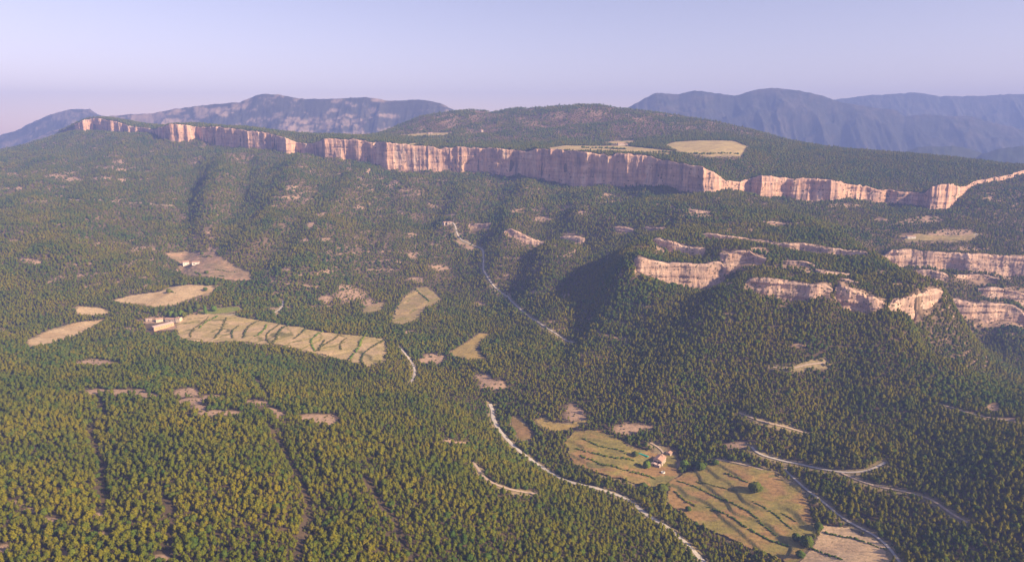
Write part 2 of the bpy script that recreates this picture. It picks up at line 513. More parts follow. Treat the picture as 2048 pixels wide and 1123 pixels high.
# ridges (+) and gullies (-): picture polyline, height, half width
STROKES = [
    ([(385, 300), (372, 400), (378, 470), (330, 560)], [3000, 2330, 2000, 1600], -16, 45),
    ([(450, 320), (420, 400), (405, 470)], [2950, 2330, 2030], 20, 55),
    ([(600, 330), (575, 400), (540, 460), (500, 500)], [2850, 2330, 2000, 1860], 24, 70),
    ([(500, 320), (480, 400), (440, 450)], [2950, 2330, 2080], -14, 40),
    ([(720, 340), (660, 420), (620, 500), (600, 560)], [2700, 2250, 1870, 1670], 14, 70),
    ([(250, 290), (215, 360), (170, 430), (120, 520)], [3350, 2700, 2150, 1680], 20, 80),
    ([(100, 320), (70, 400), (30, 470)], [3050, 2300, 1850], 16, 70),
    ([(1420, 395), (1370, 440), (1330, 490), (1300, 520)], [2070, 1850, 1700, 1560], 6, 60),
    ([(1060, 380), (1030, 440), (1000, 500), (985, 560)], [2550, 2150, 1880, 1720], 15, 60),
    ([(1200, 390), (1150, 450), (1110, 520), (1080, 600)], [2350, 2000, 1760, 1540], 14, 55),
    ([(940, 375), (925, 420), (900, 460)], [2600, 2350, 2120], 12, 50),
    ([(820, 365), (810, 420), (795, 480), (790, 530)], [2600, 2300, 2030, 1840], 13, 55),
    ([(1260, 560), (1220, 640), (1170, 720)], [1560, 1350, 1200], 10, 40),
    ([(1100, 640), (1070, 720)], [1420, 1210], 8, 40),
    ([(1480, 620), (1400, 720), (1330, 800)], [1330, 1150, 1030], 8, 45),
    ([(1660, 640), (1600, 740), (1520, 850)], [1260, 1080, 950], 8, 45),
    ([(560, 870), (600, 950), (640, 1060)], [790, 680, 570], -6, 25),
    ([(190, 800), (200, 900), (215, 1000)], [890, 720, 600], -4, 20),
]
ZS = np.zeros_like(ZL)
for line, ys, h, w in STROKES:
    pl = [(float(ray(p, q)[0]) * Y, Y) for (p, q), Y in zip(line, ys)]
    d = seg_dist(GX, GY, pl)
    ZS += 1.45 * h * np.exp(-(d / w) ** 2)
WALLM = GU * RD
side = np.where((GU > float(ray(1440, 370)[0])) | (GU < float(ray(640, 300)[0])), 0.3, 1.0)
tal = side * np.clip(fbm(WALLM / 42, WALLM * 0 + 2.2, 3, 301) + 0.05, 0, 1) * 30 + side * np.clip(fbm(WALLM / 15, WALLM * 0 + 6.2, 2, 303), 0, 1) * 9
ZL = ZL + (noise_low(GX, GY) + ZS) * damp + tal * np.exp(-np.clip(RD - GY, 0, 400) / 24.0) * (GY < RD + 40)
notch = side * np.clip(fbm(WALLM / 55, WALLM * 0 + 7.7, 3, 305) - 0.02, 0, 1) * 34 + np.clip(fbm(WALLM / 17, WALLM * 0 + 1.7, 2, 306), 0, 1) * 7
ZU = ZU - notch * np.exp(-np.clip(GY - RD, 0, 400) / 26.0)

Z = ZL.copy()
for bi, bd in enumerate(BANDS):
    pts, y0, y1, W = bd
    bp = np.array([q[0] for q in pts], float)
    ys = band_Y(bd)
    bu = np.array([float(ray(p, 0.5 * (t + b))[0]) for p, t, b in pts])
    bh = np.array([(b - t) / F * Y * (1.3 if bi < 11 else 1.05) for (p, t, b), Y in zip(pts, ys)])
    bh[0] = 0; bh[-1] = 0
    by = np.interp(gu, bu, ys) + 9 * fbm(gu * y0 / 45, gu * 0 + bi, 2, 71)
    hh = np.interp(gu, bu, bh, left=0, right=0)
    d = GY - by[None, :] - 5.0
    g = np.where(d > 0, 1.0, 0.0) - smooth(0.5 + d / (2 * W))
    Z += hh[None, :] * g
    BANDS[bi] = bd + (bu, ys, bh)
ZLOW = Z.copy()
Z = np.where(GY > RD + 11, ZU, Z)
PXG, PYG = project(GX, GY, Z)


def sample(grid, x, y):
    x = np.asarray(x, float); y = np.asarray(y, float)
    i = np.clip((np.log(np.maximum(y, 1)) - gl[0]) / (gl[1] - gl[0]), 0, NY - 1.001)
    j = np.clip((x / y - U0) / (gu[1] - gu[0]), 0, NU - 1.001)
    i0 = i.astype(int); j0 = j.astype(int); fi = i - i0; fj = j - j0
    return (grid[i0, j0] * (1 - fi) * (1 - fj) + grid[i0 + 1, j0] * fi * (1 - fj) +
            grid[i0, j0 + 1] * (1 - fi) * fj + grid[i0 + 1, j0 + 1] * fi * fj)


def H(x, y):
    return sample(Z, x, y)


def hit(px, py):
    """ground point seen at a picture point (first crossing along the sight line)"""
    u, s = ray(px, py)
    u = np.atleast_1d(u); s = np.atleast_1d(s)
    j = np.clip((u - U0) / (gu[1] - gu[0]), 0, NU - 1.001); j0 = j.astype(int); fj = j - j0
    zc = Z[:, j0] * (1 - fj) + Z[:, j0 + 1] * fj
    yy = np.exp(gl)[:, None]
    below = (s[None, :] * yy - zc) <= 0
    k = np.argmax(below, 0)
    k = np.where(below.any(0), np.maximum(k, 1), NY - 1)
    c = np.arange(len(u))
    d1 = s * yy[k, 0] - zc[k, c]; d0 = s * yy[k - 1, 0] - zc[k - 1, c]
    t = np.clip(d0 / (d0 - d1 + 1e-9), 0, 1)
    Y = yy[k - 1, 0] * (1 - t) + yy[k, 0] * t
    return np.stack([u * Y, Y, s * Y], -1)


def hit_line(line):
    line = np.array(line, float)
    return hit(line[:, 0], line[:, 1])


# ------------------------------------------------------------------ fields, tracks, bare patches (picture outlines on the ground)
FIELDS = [
    ('wide', [(219, 602), (262, 590), (320, 583), (345, 572), (400, 570), (430, 573), (425, 585), (395, 592), (370, 602), (345, 612), (310, 614), (270, 608)], 'tan', 'bare tan stubble field above the orange barn farm'),
    ('wide', [(153, 612), (200, 615), (225, 625), (190, 632), (155, 630)], 'tan', 'smallest tan field, at the wood edge left of the barn'),
    ('wide', [(50, 690), (55, 680), (95, 660), (150, 645), (210, 638), (185, 655), (150, 672), (100, 690), (60, 697)], 'tan', 'long slanting tan field at the far left of the farm'),
    ('wide', [(352, 648), (375, 630), (400, 628), (465, 630), (540, 645), (600, 655), (650, 665), (770, 678), (776, 700), (770, 722), (740, 734), (690, 722), (640, 710), (560, 692), (480, 685), (420, 687), (360, 680), (352, 665)], 'terrace', 'large terraced field with green shrub lines right of the barn'),
    ('wide', [(325, 507), (370, 503), (430, 505), (450, 520), (465, 530), (500, 545), (503, 560), (470, 563), (430, 558), (370, 555), (358, 540), (360, 525)], 'pink', 'pinkish terraced meadow around the two white farm buildings'),
    ('wide', [(783, 647), (787, 627), (804, 598), (830, 577), (855, 574), (886, 601), (855, 615), (835, 639), (811, 649)], 'olive', 'olive terraced clearing beside the stream gully in mid valley'),
    ('wide', [(722, 622), (735, 612), (770, 604), (768, 620), (730, 630)], 'olive', 'small olive meadow across the gully from the mid valley clearing'),
    ('wide', [(898, 704), (934, 683), (958, 666), (987, 666), (960, 685), (955, 697), (970, 718), (940, 720), (908, 712)], 'gold', 'small golden clearing surrounded by pines in the centre'),
    ('near', [(1021, 831), (1046, 839), (1072, 870), (1060, 882), (1036, 879), (1022, 853)], 'brown', 'small dull brown meadow beside the gravel road'),
    ('near', [(1068, 840), (1091, 832), (1104, 846), (1145, 845), (1176, 836), (1172, 848), (1145, 856), (1121, 862), (1081, 855)], 'gold', 'curved golden meadow strip above the terraced meadow'),
    ('near', [(1128, 885), (1148, 862), (1200, 863), (1240, 880), (1270, 898), (1310, 905), (1350, 912), (1358, 950), (1345, 962), (1330, 972), (1300, 978), (1200, 952), (1146, 928)], 'meadow', 'green and rust terraced meadow around the stone farmhouse'),
    ('near', [(1340, 962), (1372, 945), (1416, 931), (1447, 922), (1500, 933), (1553, 950), (1601, 974), (1618, 1013), (1634, 1065), (1606, 1109), (1590, 1140), (1553, 1120), (1450, 1077), (1382, 1043), (1330, 1005)], 'meadow', 'largest rust brown meadow with dark terrace lines right of the farmhouse'),
    ('near', [(1645, 1050), (1690, 1056), (1740, 1075), (1772, 1090), (1790, 1140), (1580, 1140), (1625, 1090)], 'pale', 'pale mown field at the bottom edge of the valley'),
    ('far', [(1085, 297), (1129, 291), (1183, 292), (1240, 291), (1300, 297), (1345, 302), (1340, 309), (1250, 304), (1150, 301)], 'straw', 'thin straw strip along the plateau rim above the main cliff'),
    ('far', [(1330, 290), (1348, 284), (1400, 281), (1468, 282), (1495, 293), (1484, 313), (1416, 314), (1360, 306)], 'straw', 'wide straw field on the plateau above the prow'),
    ('far', [(1200, 287), (1225, 282), (1265, 281), (1275, 285), (1235, 288)], 'straw', 'small straw field behind the plateau farmhouse'),
    ('far', [(800, 270), (850, 266), (905, 265), (890, 270), (830, 274)], 'straw', 'thin straw strip behind the plateau wood'),
    ('far', [(815, 287), (845, 286), (852, 290), (818, 290)], 'straw', 'small straw clearing on the plateau rim'),
    ('wide', [(1808, 476), (1830, 468), (1870, 472), (1955, 469), (1935, 483), (1850, 483), (1808, 484)], 'olive', 'olive ledge meadow beside the lone white house'),
    ('wide', [(390, 622), (430, 616), (480, 612), (490, 620), (450, 628), (410, 628)], 'green', 'bright green strip behind the terraced field'),
]
FCOL = {'tan': ((0.46, 0.32, 0.17), (0.52, 0.38, 0.22)), 'terrace': ((0.50, 0.36, 0.20), (0.40, 0.31, 0.13)), 'pink': ((0.42, 0.27, 0.17), (0.30, 0.22, 0.12)),
        'olive': ((0.30, 0.235, 0.10), (0.36, 0.26, 0.13)), 'gold': ((0.40, 0.28, 0.09), (0.34, 0.25, 0.09)), 'brown': ((0.25, 0.155, 0.075), (0.22, 0.15, 0.06)),
        'meadow': ((0.34, 0.205, 0.085), (0.26, 0.215, 0.06)), 'pale': ((0.52, 0.36, 0.22), (0.56, 0.40, 0.25)), 'straw': ((0.48, 0.37, 0.16), (0.40, 0.30, 0.14)), 'green': ((0.15, 0.19, 0.03), (0.22, 0.23, 0.05))}

ROADS = [  # picture polyline, width, material, label, clear trees
    ([(798, 692), (808, 705), (818, 717), (827, 729), (830, 740), (828, 755), (820, 768)], 6.0, 'road', 'pale valley road bending beside the end of the terraced field'),
    ([(980, 808), (987, 819), (984, 832), (995, 856), (1009, 873), (1029, 894), (1053, 914), (1081, 931), (1118, 957), (1163, 971), (1214, 983), (1248, 993), (1269, 1007), (1284, 1024), (1305, 1037), (1345, 1062), (1368, 1082), (1392, 1106), (1412, 1128), (1440, 1160)], 9.0, 'road', 'pale gravel road winding along the near valley to the bottom edge'),
    ([(905, 445), (912, 454), (913, 465), (918, 475), (925, 482), (940, 488), (955, 492), (966, 500), (967, 520), (966, 540), (975, 556), (985, 570), (1000, 582), (1015, 592), (1030, 610), (1060, 635), (1090, 655), (1120, 672), (1150, 685)], 5.2, 'road', 'white track descending through the forest below the cliff'),
    ([(1478, 825), (1502, 837), (1533, 848), (1574, 853), (1621, 868)], 5.0, 'track', 'short forest track on the slope above the big meadow'),
    ([(1503, 893), (1503, 901), (1516, 910), (1545, 916), (1589, 925), (1624, 934), (1675, 945), (1720, 946), (1745, 939), (1770, 925)], 5.0, 'road', 'pale forest track curving above the big meadow'),
    ([(1683, 946), (1715, 962), (1760, 974), (1800, 980), (1860, 995), (1905, 1030), (1935, 1045)], 4.5, 'track', 'earth track branching downhill at the right of the meadow'),
    ([(1570, 938), (1590, 958), (1607, 975), (1645, 1003), (1690, 1040), (1755, 1072), (1780, 1095), (1800, 1125)], 4.5, 'road', 'pale track along the right edge of the big meadow'),
    ([(1430, 918), (1447, 921), (1500, 932), (1553, 949)], 4.0, 'track', 'pale path along the upper edge of the big meadow'),
    ([(1545, 734), (1565, 738), (1583, 741), (1600, 731), (1625, 728), (1660, 724)], 4.5, 'track', 'faint forest track in the middle of the right slope'),
    ([(1880, 808), (1905, 815), (1950, 830), (2000, 838), (2060, 850)], 5.0, 'track', 'pinkish track near the right edge'),
    ([(45, 405), (90, 403), (130, 399), (160, 401), (200, 401), (270, 405), (320, 411), (358, 414)], 9.0, 'track', 'long level earth track across the left slope'),
    ([(1870, 477), (1920, 477), (1940, 474), (1954, 468)], 5.0, 'road', 'pale drive beside the lone white house'),
    ([(410, 629), (425, 632), (445, 632), (470, 629)], 5.0, 'road', 'short white lane behind the terraced field'),
    ([(548, 626), (560, 618), (567, 610), (566, 602)], 5.0, 'road', 'short bend of pale lane in the wood above the terraced field'),
    ([(1300, 885), (1320, 893), (1332, 905), (1330, 925), (1318, 942), (1322, 962)], 4.0, 'track', 'farmyard track between the stone farmhouse and the hut'),
    ([(1640, 1010), (1650, 1018), (1672, 1035)], 4.0, 'track', 'short bit of path by the oak hedge'),
    ([(945, 925), (958, 935), (957, 945), (975, 962), (1010, 978), (1050, 985), (1075, 988)], 6.0, 'track', 'bare earth track on the near forest hill'),
]
ROADS = [r for r in ROADS if not r[3].startswith('short bit')]

BARE = [(230, 783, 60, 6), (180, 785, 20, 4), (290, 790, 25, 5), (372, 786, 26, 10), (385, 800, 26, 9), (430, 793, 30, 5), (440, 826, 45, 7), (400, 815, 18, 6), (515, 805, 28, 7), (540, 820, 18, 5), (635, 836, 38, 8), (655, 845, 22, 4), (560, 830, 12, 8),
        (925, 885, 25, 4), (900, 882, 10, 5), (1045, 986, 30, 6), (958, 940, 9, 12), (985, 770, 25, 8), (1250, 858, 36, 10), (1285, 855, 25, 6), (1465, 890, 26, 6), (1985, 815, 14, 9), (2000, 838, 35, 4),
        (1150, 825, 22, 14), (700, 590, 28, 14), (690, 575, 18, 8), (740, 608, 20, 8), (50, 520, 18, 6), (70, 525, 12, 6), (150, 360, 30, 5), (110, 352, 20, 4), (20, 350, 18, 4), (210, 335, 25, 4), (240, 340, 18, 3), (280, 500, 8, 6), (310, 498, 4, 3), (140, 345, 15, 4), (375, 395, 8, 3),
        (205, 357, 22, 4), (245, 360, 18, 4), (160, 335, 8, 3), (10, 377, 14, 4), (40, 377, 10, 3), (235, 325, 14, 6), (580, 395, 22, 4), (585, 375, 14, 4), (640, 430, 14, 5), (620, 450, 10, 6), (650, 480, 12, 5), (650, 545, 18, 5), (610, 480, 8, 5), (430, 500, 16, 6), (415, 465, 10, 3), (570, 540, 10, 5),
        (700, 335, 5, 10), (738, 342, 5, 5), (783, 373, 12, 5), (745, 382, 4, 4), (720, 357, 5, 3), (800, 425, 6, 4), (720, 415, 14, 3), (900, 432, 12, 5), (890, 448, 8, 4), (825, 470, 12, 5), (830, 510, 16, 7), (870, 490, 10, 4), (1090, 438, 18, 5), (1135, 415, 8, 5), (1165, 425, 12, 4), (930, 485, 14, 5), (945, 497, 16, 5), (880, 535, 20, 6), (835, 560, 20, 8), (1215, 390, 10, 4),
        (1390, 432, 34, 3), (1460, 512, 20, 8), (1330, 498, 24, 10), (1520, 500, 20, 5), (1620, 545, 18, 4), (1760, 545, 12, 5), (1460, 640, 10, 3), (1600, 690, 16, 3), (1900, 470, 60, 12), (1850, 440, 40, 8), (1930, 500, 40, 6), (1690, 412, 30, 4), (1760, 440, 20, 4), (1975, 397, 10, 5),
        (965, 755, 16, 6), (870, 715, 24, 10), (850, 720, 14, 8), (960, 610, 14, 5), (870, 660, 8, 4), (820, 665, 10, 4), (1130, 590, 10, 5), (1180, 640, 14, 4), (1070, 585, 12, 4), (650, 600, 14, 8),
        (100, 1040, 26, 6), (60, 1020, 12, 5), (200, 1070, 22, 6), (10, 1095, 24, 9), (200, 1030, 14, 6), (130, 1105, 16, 8), (35, 1005, 22, 6), (320, 1115, 18, 6), (190, 725, 40, 6), (190, 725, 20, 8), (250, 660, 26, 4), (1335, 930, 22, 22), (1310, 945, 20, 14), (300, 640, 30, 7), (340, 655, 25, 6)]

bare = np.zeros_like(Z)
wob = 0.35 * fbm(GX / 22, GY / 22, 3, 90)
for (cx, cy, rx, ry) in BARE:
    d = np.sqrt(((PXG - cx) / rx) ** 2 + ((PYG - cy) / ry) ** 2) + wob * 1.5
    bare = np.maximum(bare, smooth((1.25 - d) / 0.5))
near_only = GY < RD
bare = np.where(near_only, bare, 0)
for (pts, y0, y1, W, bu, ys, bh) in BANDS:          # rubble and thin soil above and below the ledges
    hh = np.interp(gu, bu, bh, left=0, right=0)[None, :]
    d = GY - np.interp(gu, bu, ys)[None, :]
    near_l = smooth((d + 34) / 20) * smooth((38 - d) / 20) * smooth(hh / 6)
    bare = np.maximum(bare, near_l * smooth((fbm(GX / 26, GY / 18, 4, 341) + 0.02) / 0.22) * 0.85)
bare_named = bare.copy() * (GY < 1250)
# bare ground scattered over the slopes
sc_n = fbm(GX / 45, GY / 45, 5, 97, 0.62)
thin = smooth((GY - 1250) / 500) * 0.5 + 0.25
bare = np.maximum(bare, smooth((sc_n - (0.66 - 0.22 * thin)) / 0.14) * 0.75 * near_only)
tq = Z / 15.0 + 0.8 * fbm(GX / 120, GY / 120, 3, 331)
tl = (1 - smooth(np.abs((tq - np.floor(tq)) - 0.5) / 0.13)) * smooth((fbm(GX / 85, GY / 85, 3, 333) - 0.12) / 0.12) * smooth((GY - 1080) / 200)
bare = np.maximum(bare, np.clip(tl * 1.1, 0, 1) * near_only)
hillmask = (~near_only) * smooth((GY - 2900) / 250) * smooth((PXG - 780) / 60)
scn2 = fbm(GX / 50, GY / 90, 4, 98)
bare = np.maximum(bare, hillmask * smooth((scn2 - 0.02) / 0.25) * 0.45)

field_id = np.full(Z.shape, -1)
for k, (kind, poly, *_r) in enumerate(FIELDS):
    ins = in_poly(PXG, PYG, poly)
    if kind == 'far':
        ins &= ~near_only & (GY < 3600)
    else:
        c = hit(np.mean([p[0] for p in poly]), np.mean([p[1] for p in poly]))[0]
        ins &= near_only & (np.abs(GY - c[1]) < 0.28 * c[1])
    field_id[ins] = k
infield = (field_id >= 0).astype(float)

ROAD3 = []
roadd = np.full(Z.shape, 1e9)
for line, w, mk, lab in ROADS:
    p = hit_line(line)
    # resample
    seg = np.r_[0, np.cumsum(np.hypot(np.diff(p[:, 0]), np.diff(p[:, 1])))]
    n = max(8, int(seg[-1] / 5))
    t = np.linspace(0, seg[-1], n)
    x = np.interp(t, seg, p[:, 0]); y = np.interp(t, seg, p[:, 1])
    for _ in range(10):
        x[1:-1] = 0.25 * x[:-2] + 0.5 * x[1:-1] + 0.25 * x[2:]
        y[1:-1] = 0.25 * y[:-2] + 0.5 * y[1:-1] + 0.25 * y[2:]
    ROAD3.append((x, y, w, mk, lab))
    i0 = np.searchsorted(gl, math.log(y.min() - 40)); i1 = np.searchsorted(gl, math.log(y.max() + 40))
    sl = slice(max(0, i0), min(NY, i1 + 1))
    dd = seg_dist(GX[sl], GY[sl], list(zip(x[::2], y[::2])) + [(x[-1], y[-1])]) - w / 2
    roadd[sl] = np.minimum(roadd[sl], dd)

# dark lanes without trees through the near wood
LANES = [[(191, 784), (212, 832), (181, 853), (185, 890), (205, 931), (202, 972), (208, 1000), (196, 1040)], [(543, 858), (560, 887), (581, 928), (601, 959), (615, 1000), (619, 1034), (605, 1065), (595, 1130)],
         [(735, 960), (760, 1010), (790, 1040), (800, 1080), (830, 1125)], [(330, 1000), (345, 1050), (335, 1100), (350, 1130)], [(510, 755), (520, 775), (540, 800)]]
laned = np.full(Z.shape, 1e9)
for line in LANES:
    p = hit_line(line)
    sl = slice(0, int(np.searchsorted(gl, math.log(p[:, 1].max() + 40))))
    laned[sl] = np.minimum(laned[sl], seg_dist(GX[sl], GY[sl], [(a, b) for a, b, _ in p]) + 2.0 * fbm(GX[sl] / 20, GY[sl] / 20, 2, 311))
# ------------------------------------------------------------------ terrain mesh
litter = np.array([0.115, 0.082, 0.050]); soil = np.array([0.43, 0.29, 0.20]); heath = np.array([0.19, 0.115, 0.085]); verge = np.array([0.30, 0.235, 0.13])
cov = np.empty(Z.shape + (4,), np.float32)
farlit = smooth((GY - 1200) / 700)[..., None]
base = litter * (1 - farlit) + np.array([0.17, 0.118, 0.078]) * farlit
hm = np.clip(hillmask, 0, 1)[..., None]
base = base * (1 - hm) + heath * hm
nb = (0.5 + 0.5 * fbm(GX / 14, GY / 14, 3, 101))[..., None]
b3 = np.clip(bare, 0, 1)[..., None]
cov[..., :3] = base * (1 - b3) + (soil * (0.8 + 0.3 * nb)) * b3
fm = np.maximum(infield, smooth((9 - roadd) / 6))[..., None]
cov[..., :3] = cov[..., :3] * (1 - fm) + verge * fm
cov[..., 3] = 1
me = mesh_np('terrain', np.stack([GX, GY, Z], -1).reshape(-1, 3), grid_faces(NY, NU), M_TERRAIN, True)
ca = me.color_attributes.new('cover', 'FLOAT_COLOR', 'POINT')
ca.data.foreach_set('color', cov.reshape(-1))
tag(link('terrain', me), 'forested valley slopes and plateau ground', kind='structure')

# flat low country reaching to the far mountains
g0 = 9500.0
n = 60
xs = np.linspace(-g0, g0, n); yy = np.linspace(-700, 9800, n)
X, Yq = np.meshgrid(xs, yy)
Zq = -560 + 25 * fbm(X / 1500, Yq / 1500, 3, 120)
Zq = np.where(Yq < 5200, -640, Zq)
me = mesh_np('ground', np.stack([X, Yq, Zq], -1).reshape(-1, 3), grid_faces(n, n), M_MOUNT, True)
ca = me.color_attributes.new('cover', 'FLOAT_COLOR', 'POINT')
c4 = np.ones((n * n, 4), np.float32); c4[:, :3] = (0.10, 0.10, 0.06)
ca.data.foreach_set('color', c4.reshape(-1))
tag(link('ground', me), 'low country between the plateau and the far mountains', kind='structure')


# ------------------------------------------------------------------ cliffs
def wall_mesh(name, us, ytop, zt, zb, seed, nrow=24, amp=1.0, batter=0.06, cap=26.0, flute=1.0, bed=12.0, mat=None):
    """rock wall: buttresses, flutes and ledges as real relief, with a cap running back under the soil"""
    m = np.r_[0, np.cumsum(np.hypot(np.diff(us * ytop), np.diff(ytop)))]
    nc = len(us)
    h = np.linspace(0, 1, nrow)[:, None]
    zz = zb[None] + (zt - zb)[None] * h
    hh = (zt - zb)[None]
    M = np.repeat(m[None], nrow, 0)
    sway = 4 * fbm(M / 40, zz / 40, 2, seed + 7)
    sway2 = 16 * fbm(M / 90, zz / 60, 2, seed + 8)
    mod = smooth(0.5 + 1.3 * fbm(M / 110, zz / 130, 2, seed + 15))
    fl = fbm((M + sway2) / 70, zz / 150, 2, seed) * 14.0 + (0.25 + mod) * ridged((M + sway) / 37, zz / 120, 2, seed + 2) * 4.0 * flute + mod * ridged((M + sway) / 15, zz / 50, 2, seed + 3) * 1.7 * flute + fbm(M / 6, zz / 13, 2, seed + 5) * 1.0
    led = (smooth((vnoise(M / 90, zz / bed, seed + 9) - 0.45) / 0.12) - 0.5) * 2.6 + fbm(M / 40, zz / (bed * 0.5), 2, seed + 11) * 0.9
    edge = np.minimum(1, np.minimum(np.arange(nc), np.arange(nc)[::-1]) / 6)[None]
    rel = np.minimum(1, hh / 30)
    off = amp * rel * (fl + led) * edge
    off = off * (0.55 + 0.45 * np.sin(np.pi * np.clip(h * 1.02, 0, 1)) ** 0.5) + batter * hh * (1 - h) ** 1.4
    rnd = np.where(h > 0.93, ((h - 0.93) / 0.07) ** 2 * 2.5, 0)
    yw = ytop[None] - off + rnd
    x = us[None] * yw; y = yw; z = zz
    # cap rows
    xc = []; yc = []; zc = []
    for dcap, dz in ((8.0, 0.6), (cap * 0.6, -0.2), (cap, -3.0)):
        yr = ytop + dcap
        xc.append(us * yr); yc.append(yr); zc.append(np.maximum(zt + dz, np.minimum(H(us * yr, yr), zt + 3) + dz - 0.6))
    x = np.vstack([x, xc]); y = np.vstack([y, yc]); z = np.vstack([z, zc])
    me = mesh_np(name, np.stack([x, y, z], -1).reshape(-1, 3), grid_faces(x.shape[0], nc), mat or M_CLIFF, False)
    return me


CLIFFS = [(150, 268, 'reddish cliff stub at the far left end of the plateau'), (268, 318, 'low broken rock step between the two leftmost cliffs'), (318, 391, 'pale rounded cliff block, second from the left end'),
          (391, 590, 'pink cliff wall with a rounded buttress on the left half of the plateau'), (590, 646, 'low rock step in the notch left of the main cliff'),
          (646, 1455, 'long main cliff with vertical streaks across the centre, ending in a prow'), (1453, 1692, 'cliff row with rounded pale blocks right of the prow'),
          (1692, 1850, 'low pinkish cliff between the rounded blocks and the squat tower'), (1850, 1920, 'squat rock tower on the right with broken top'), (1920, 2090, 'thin rock edge climbing to the right border')]
rim_px = np.array([p for p, *_ in RIM], float)
for k, (p0, p1, lab) in enumerate(CLIFFS):
    nc = max(24, int((p1 - p0) * 1.6))
    pxs = np.linspace(p0, p1, nc)
    us = np.interp(pxs, rim_px, rim_u)
    yt = rim_dist(us) + 1.0
    zt = np.mean([sample(ZU, (us + e) * (yt + 16), yt + 16) for e in np.linspace(-0.0025, 0.0025, 5)], 0) + 1.0
    zb = sample(ZLOW, us * (yt - 14), yt - 14) - 7.0
    mm = us * yt
    zt = zt + (4.5 * fbm(mm / 38, mm * 0 + 4, 3, 77 + k) + 2.5 * fbm(mm / 11, mm * 0 + 9, 2, 78)) * np.clip((zt - zb) / 50, 0, 1) - 1.0
    zt = np.maximum(zt, zb + 4)
    o = link('cliff', wall_mesh('cliff', us, yt, zt, zb, 200 + 13 * k, 26 if p1 - p0 > 60 else 18))
    tag(o, lab, kind='structure')

BLAB = ['pale cliff slab with a flat grey top on the middle slope', 'broad pale cliff below the wooded spur, right of the flat slab', 'smaller pale cliff right of the broad one', 'rock pillar at the corner of the lower cliff row',
        'long thin ledge across the wooded spur', 'small rock outcrop under the long thin ledge', 'broken outcrop above the flat topped slab', 'wide pink cliff band at the right edge', 'thin rock ledge under the wide pink band',
        'low pale cliff at the right end of the lower row', 'small upper ledge at the right border', 'jagged outcrop beside the white track', 'small pale outcrop below the jagged one', 'thin ledge above the small pale outcrop',
        'reddish outcrop high on the centre slope', 'second reddish outcrop right of the first', 'thin red ledge right of the track top', 'faint ledge under the prow', 'tiny scar under the main cliff', 'short ledge between the thin long ledge and the broad pale cliff', 'short ledge above the smaller pale cliff',
        'little double block just above the smaller pale cliff', 'small block in the gap between flat slab and broad cliff', 'faint ledge high on the wooded spur', 'short ledge between the wide pink band and the right end cliffs']
for k, (pts, y0, y1, W, bu, ys, bh) in enumerate(BANDS):
    p0, p1 = pts[0][0], pts[-1][0]
    nc = max(16, int((p1 - p0) * 1.1))
    us = np.linspace(bu[0], bu[-1], nc)
    yt = np.interp(us, bu, ys) + 9 * fbm(us * y0 / 45, us * 0 + k, 2, 71)
    zt = np.mean([H((us + e * 1.0) * (yt + 10 + f), yt + 10 + f) for e in np.linspace(-0.006, 0.006, 9) for f in (0, 4)], 0) + 0.8
    zb = np.mean([H((us + e * 1.0) * (yt - 7), yt - 7) for e in np.linspace(-0.006, 0.006, 9)], 0) - 4.0
    mm = us * yt
    zt = zt + (2.2 * fbm(mm / 22, mm * 0 + 4, 3, 79 + k)) * np.clip((zt - zb) / 20, 0, 1)
    zb = zb - 1.5
    zt = np.maximum(zt, zb + 2)
    o = link('cliff', wall_mesh('cliff', us, yt, zt, zb, 500 + 17 * k, 22, 0.9, 0.26, 11.0, 0.4, 5.0, M_LEDGE))
    tag(o, BLAB[k], kind='structure')


# ------------------------------------------------------------------ far mountains
def mountain(name, label, prof, yc, depth, foot, seed, col, rock, ncol=560, nrow=150, rough=0.17):
    px = np.array([p for p, _ in prof], float); py = np.array([q for _, q in prof], float)
    pxs = np.linspace(px[0], px[-1], ncol)
    pys = np.interp(pxs, px, py)
    pys = pys + 1.2 * fbm(pxs / 9, pxs * 0 + 2, 3, seed)
    u, s = ray(pxs, pys)
    zc = s * yc
    t = np.linspace(-1, 1, nrow)[:, None]
    y = yc + t * depth + 0 * u[None]
    x = u[None] * y
    e = (1 - np.abs(t)) ** 0.95
    R = ridged(x / (depth * 0.34), y / (depth * 0.5), 5, seed)
    z = foot + (zc - foot)[None] * e
    z = z + (R - 0.35) * rough * (zc - foot)[None] * np.sin(np.pi * np.clip(e, 0, 1)) ** 0.8
    # keep the crest the skyline
    lim = s[None] * y - 0.002 * y * np.abs(t)
    z = np.minimum(z, lim)
    me = mesh_np(name, np.stack([x, y, z], -1).reshape(-1, 3), grid_faces(nrow, ncol), M_MOUNT, True)
    nn = fbm(x / 120, z / 48 + y / 700, 5, seed + 40, 0.7) + 0.5 * fbm(x / 500, z / 260, 2, seed + 44)
    hi = smooth((z - foot) / (zc.max() - foot))
    k = smooth((nn + 0.30 * hi - 0.22) / 0.3)[..., None] * rock
    c4 = np.ones(x.shape + (4,), np.float32)
    c4[..., :3] = np.array(col) * (1 - k) + np.array((0.33, 0.24, 0.20)) * k
    ca = me.color_attributes.new('cover', 'FLOAT_COLOR', 'POINT')
    ca.data.foreach_set('color', c4.reshape(-1))
    return tag(link(name, me), label, kind='structure')


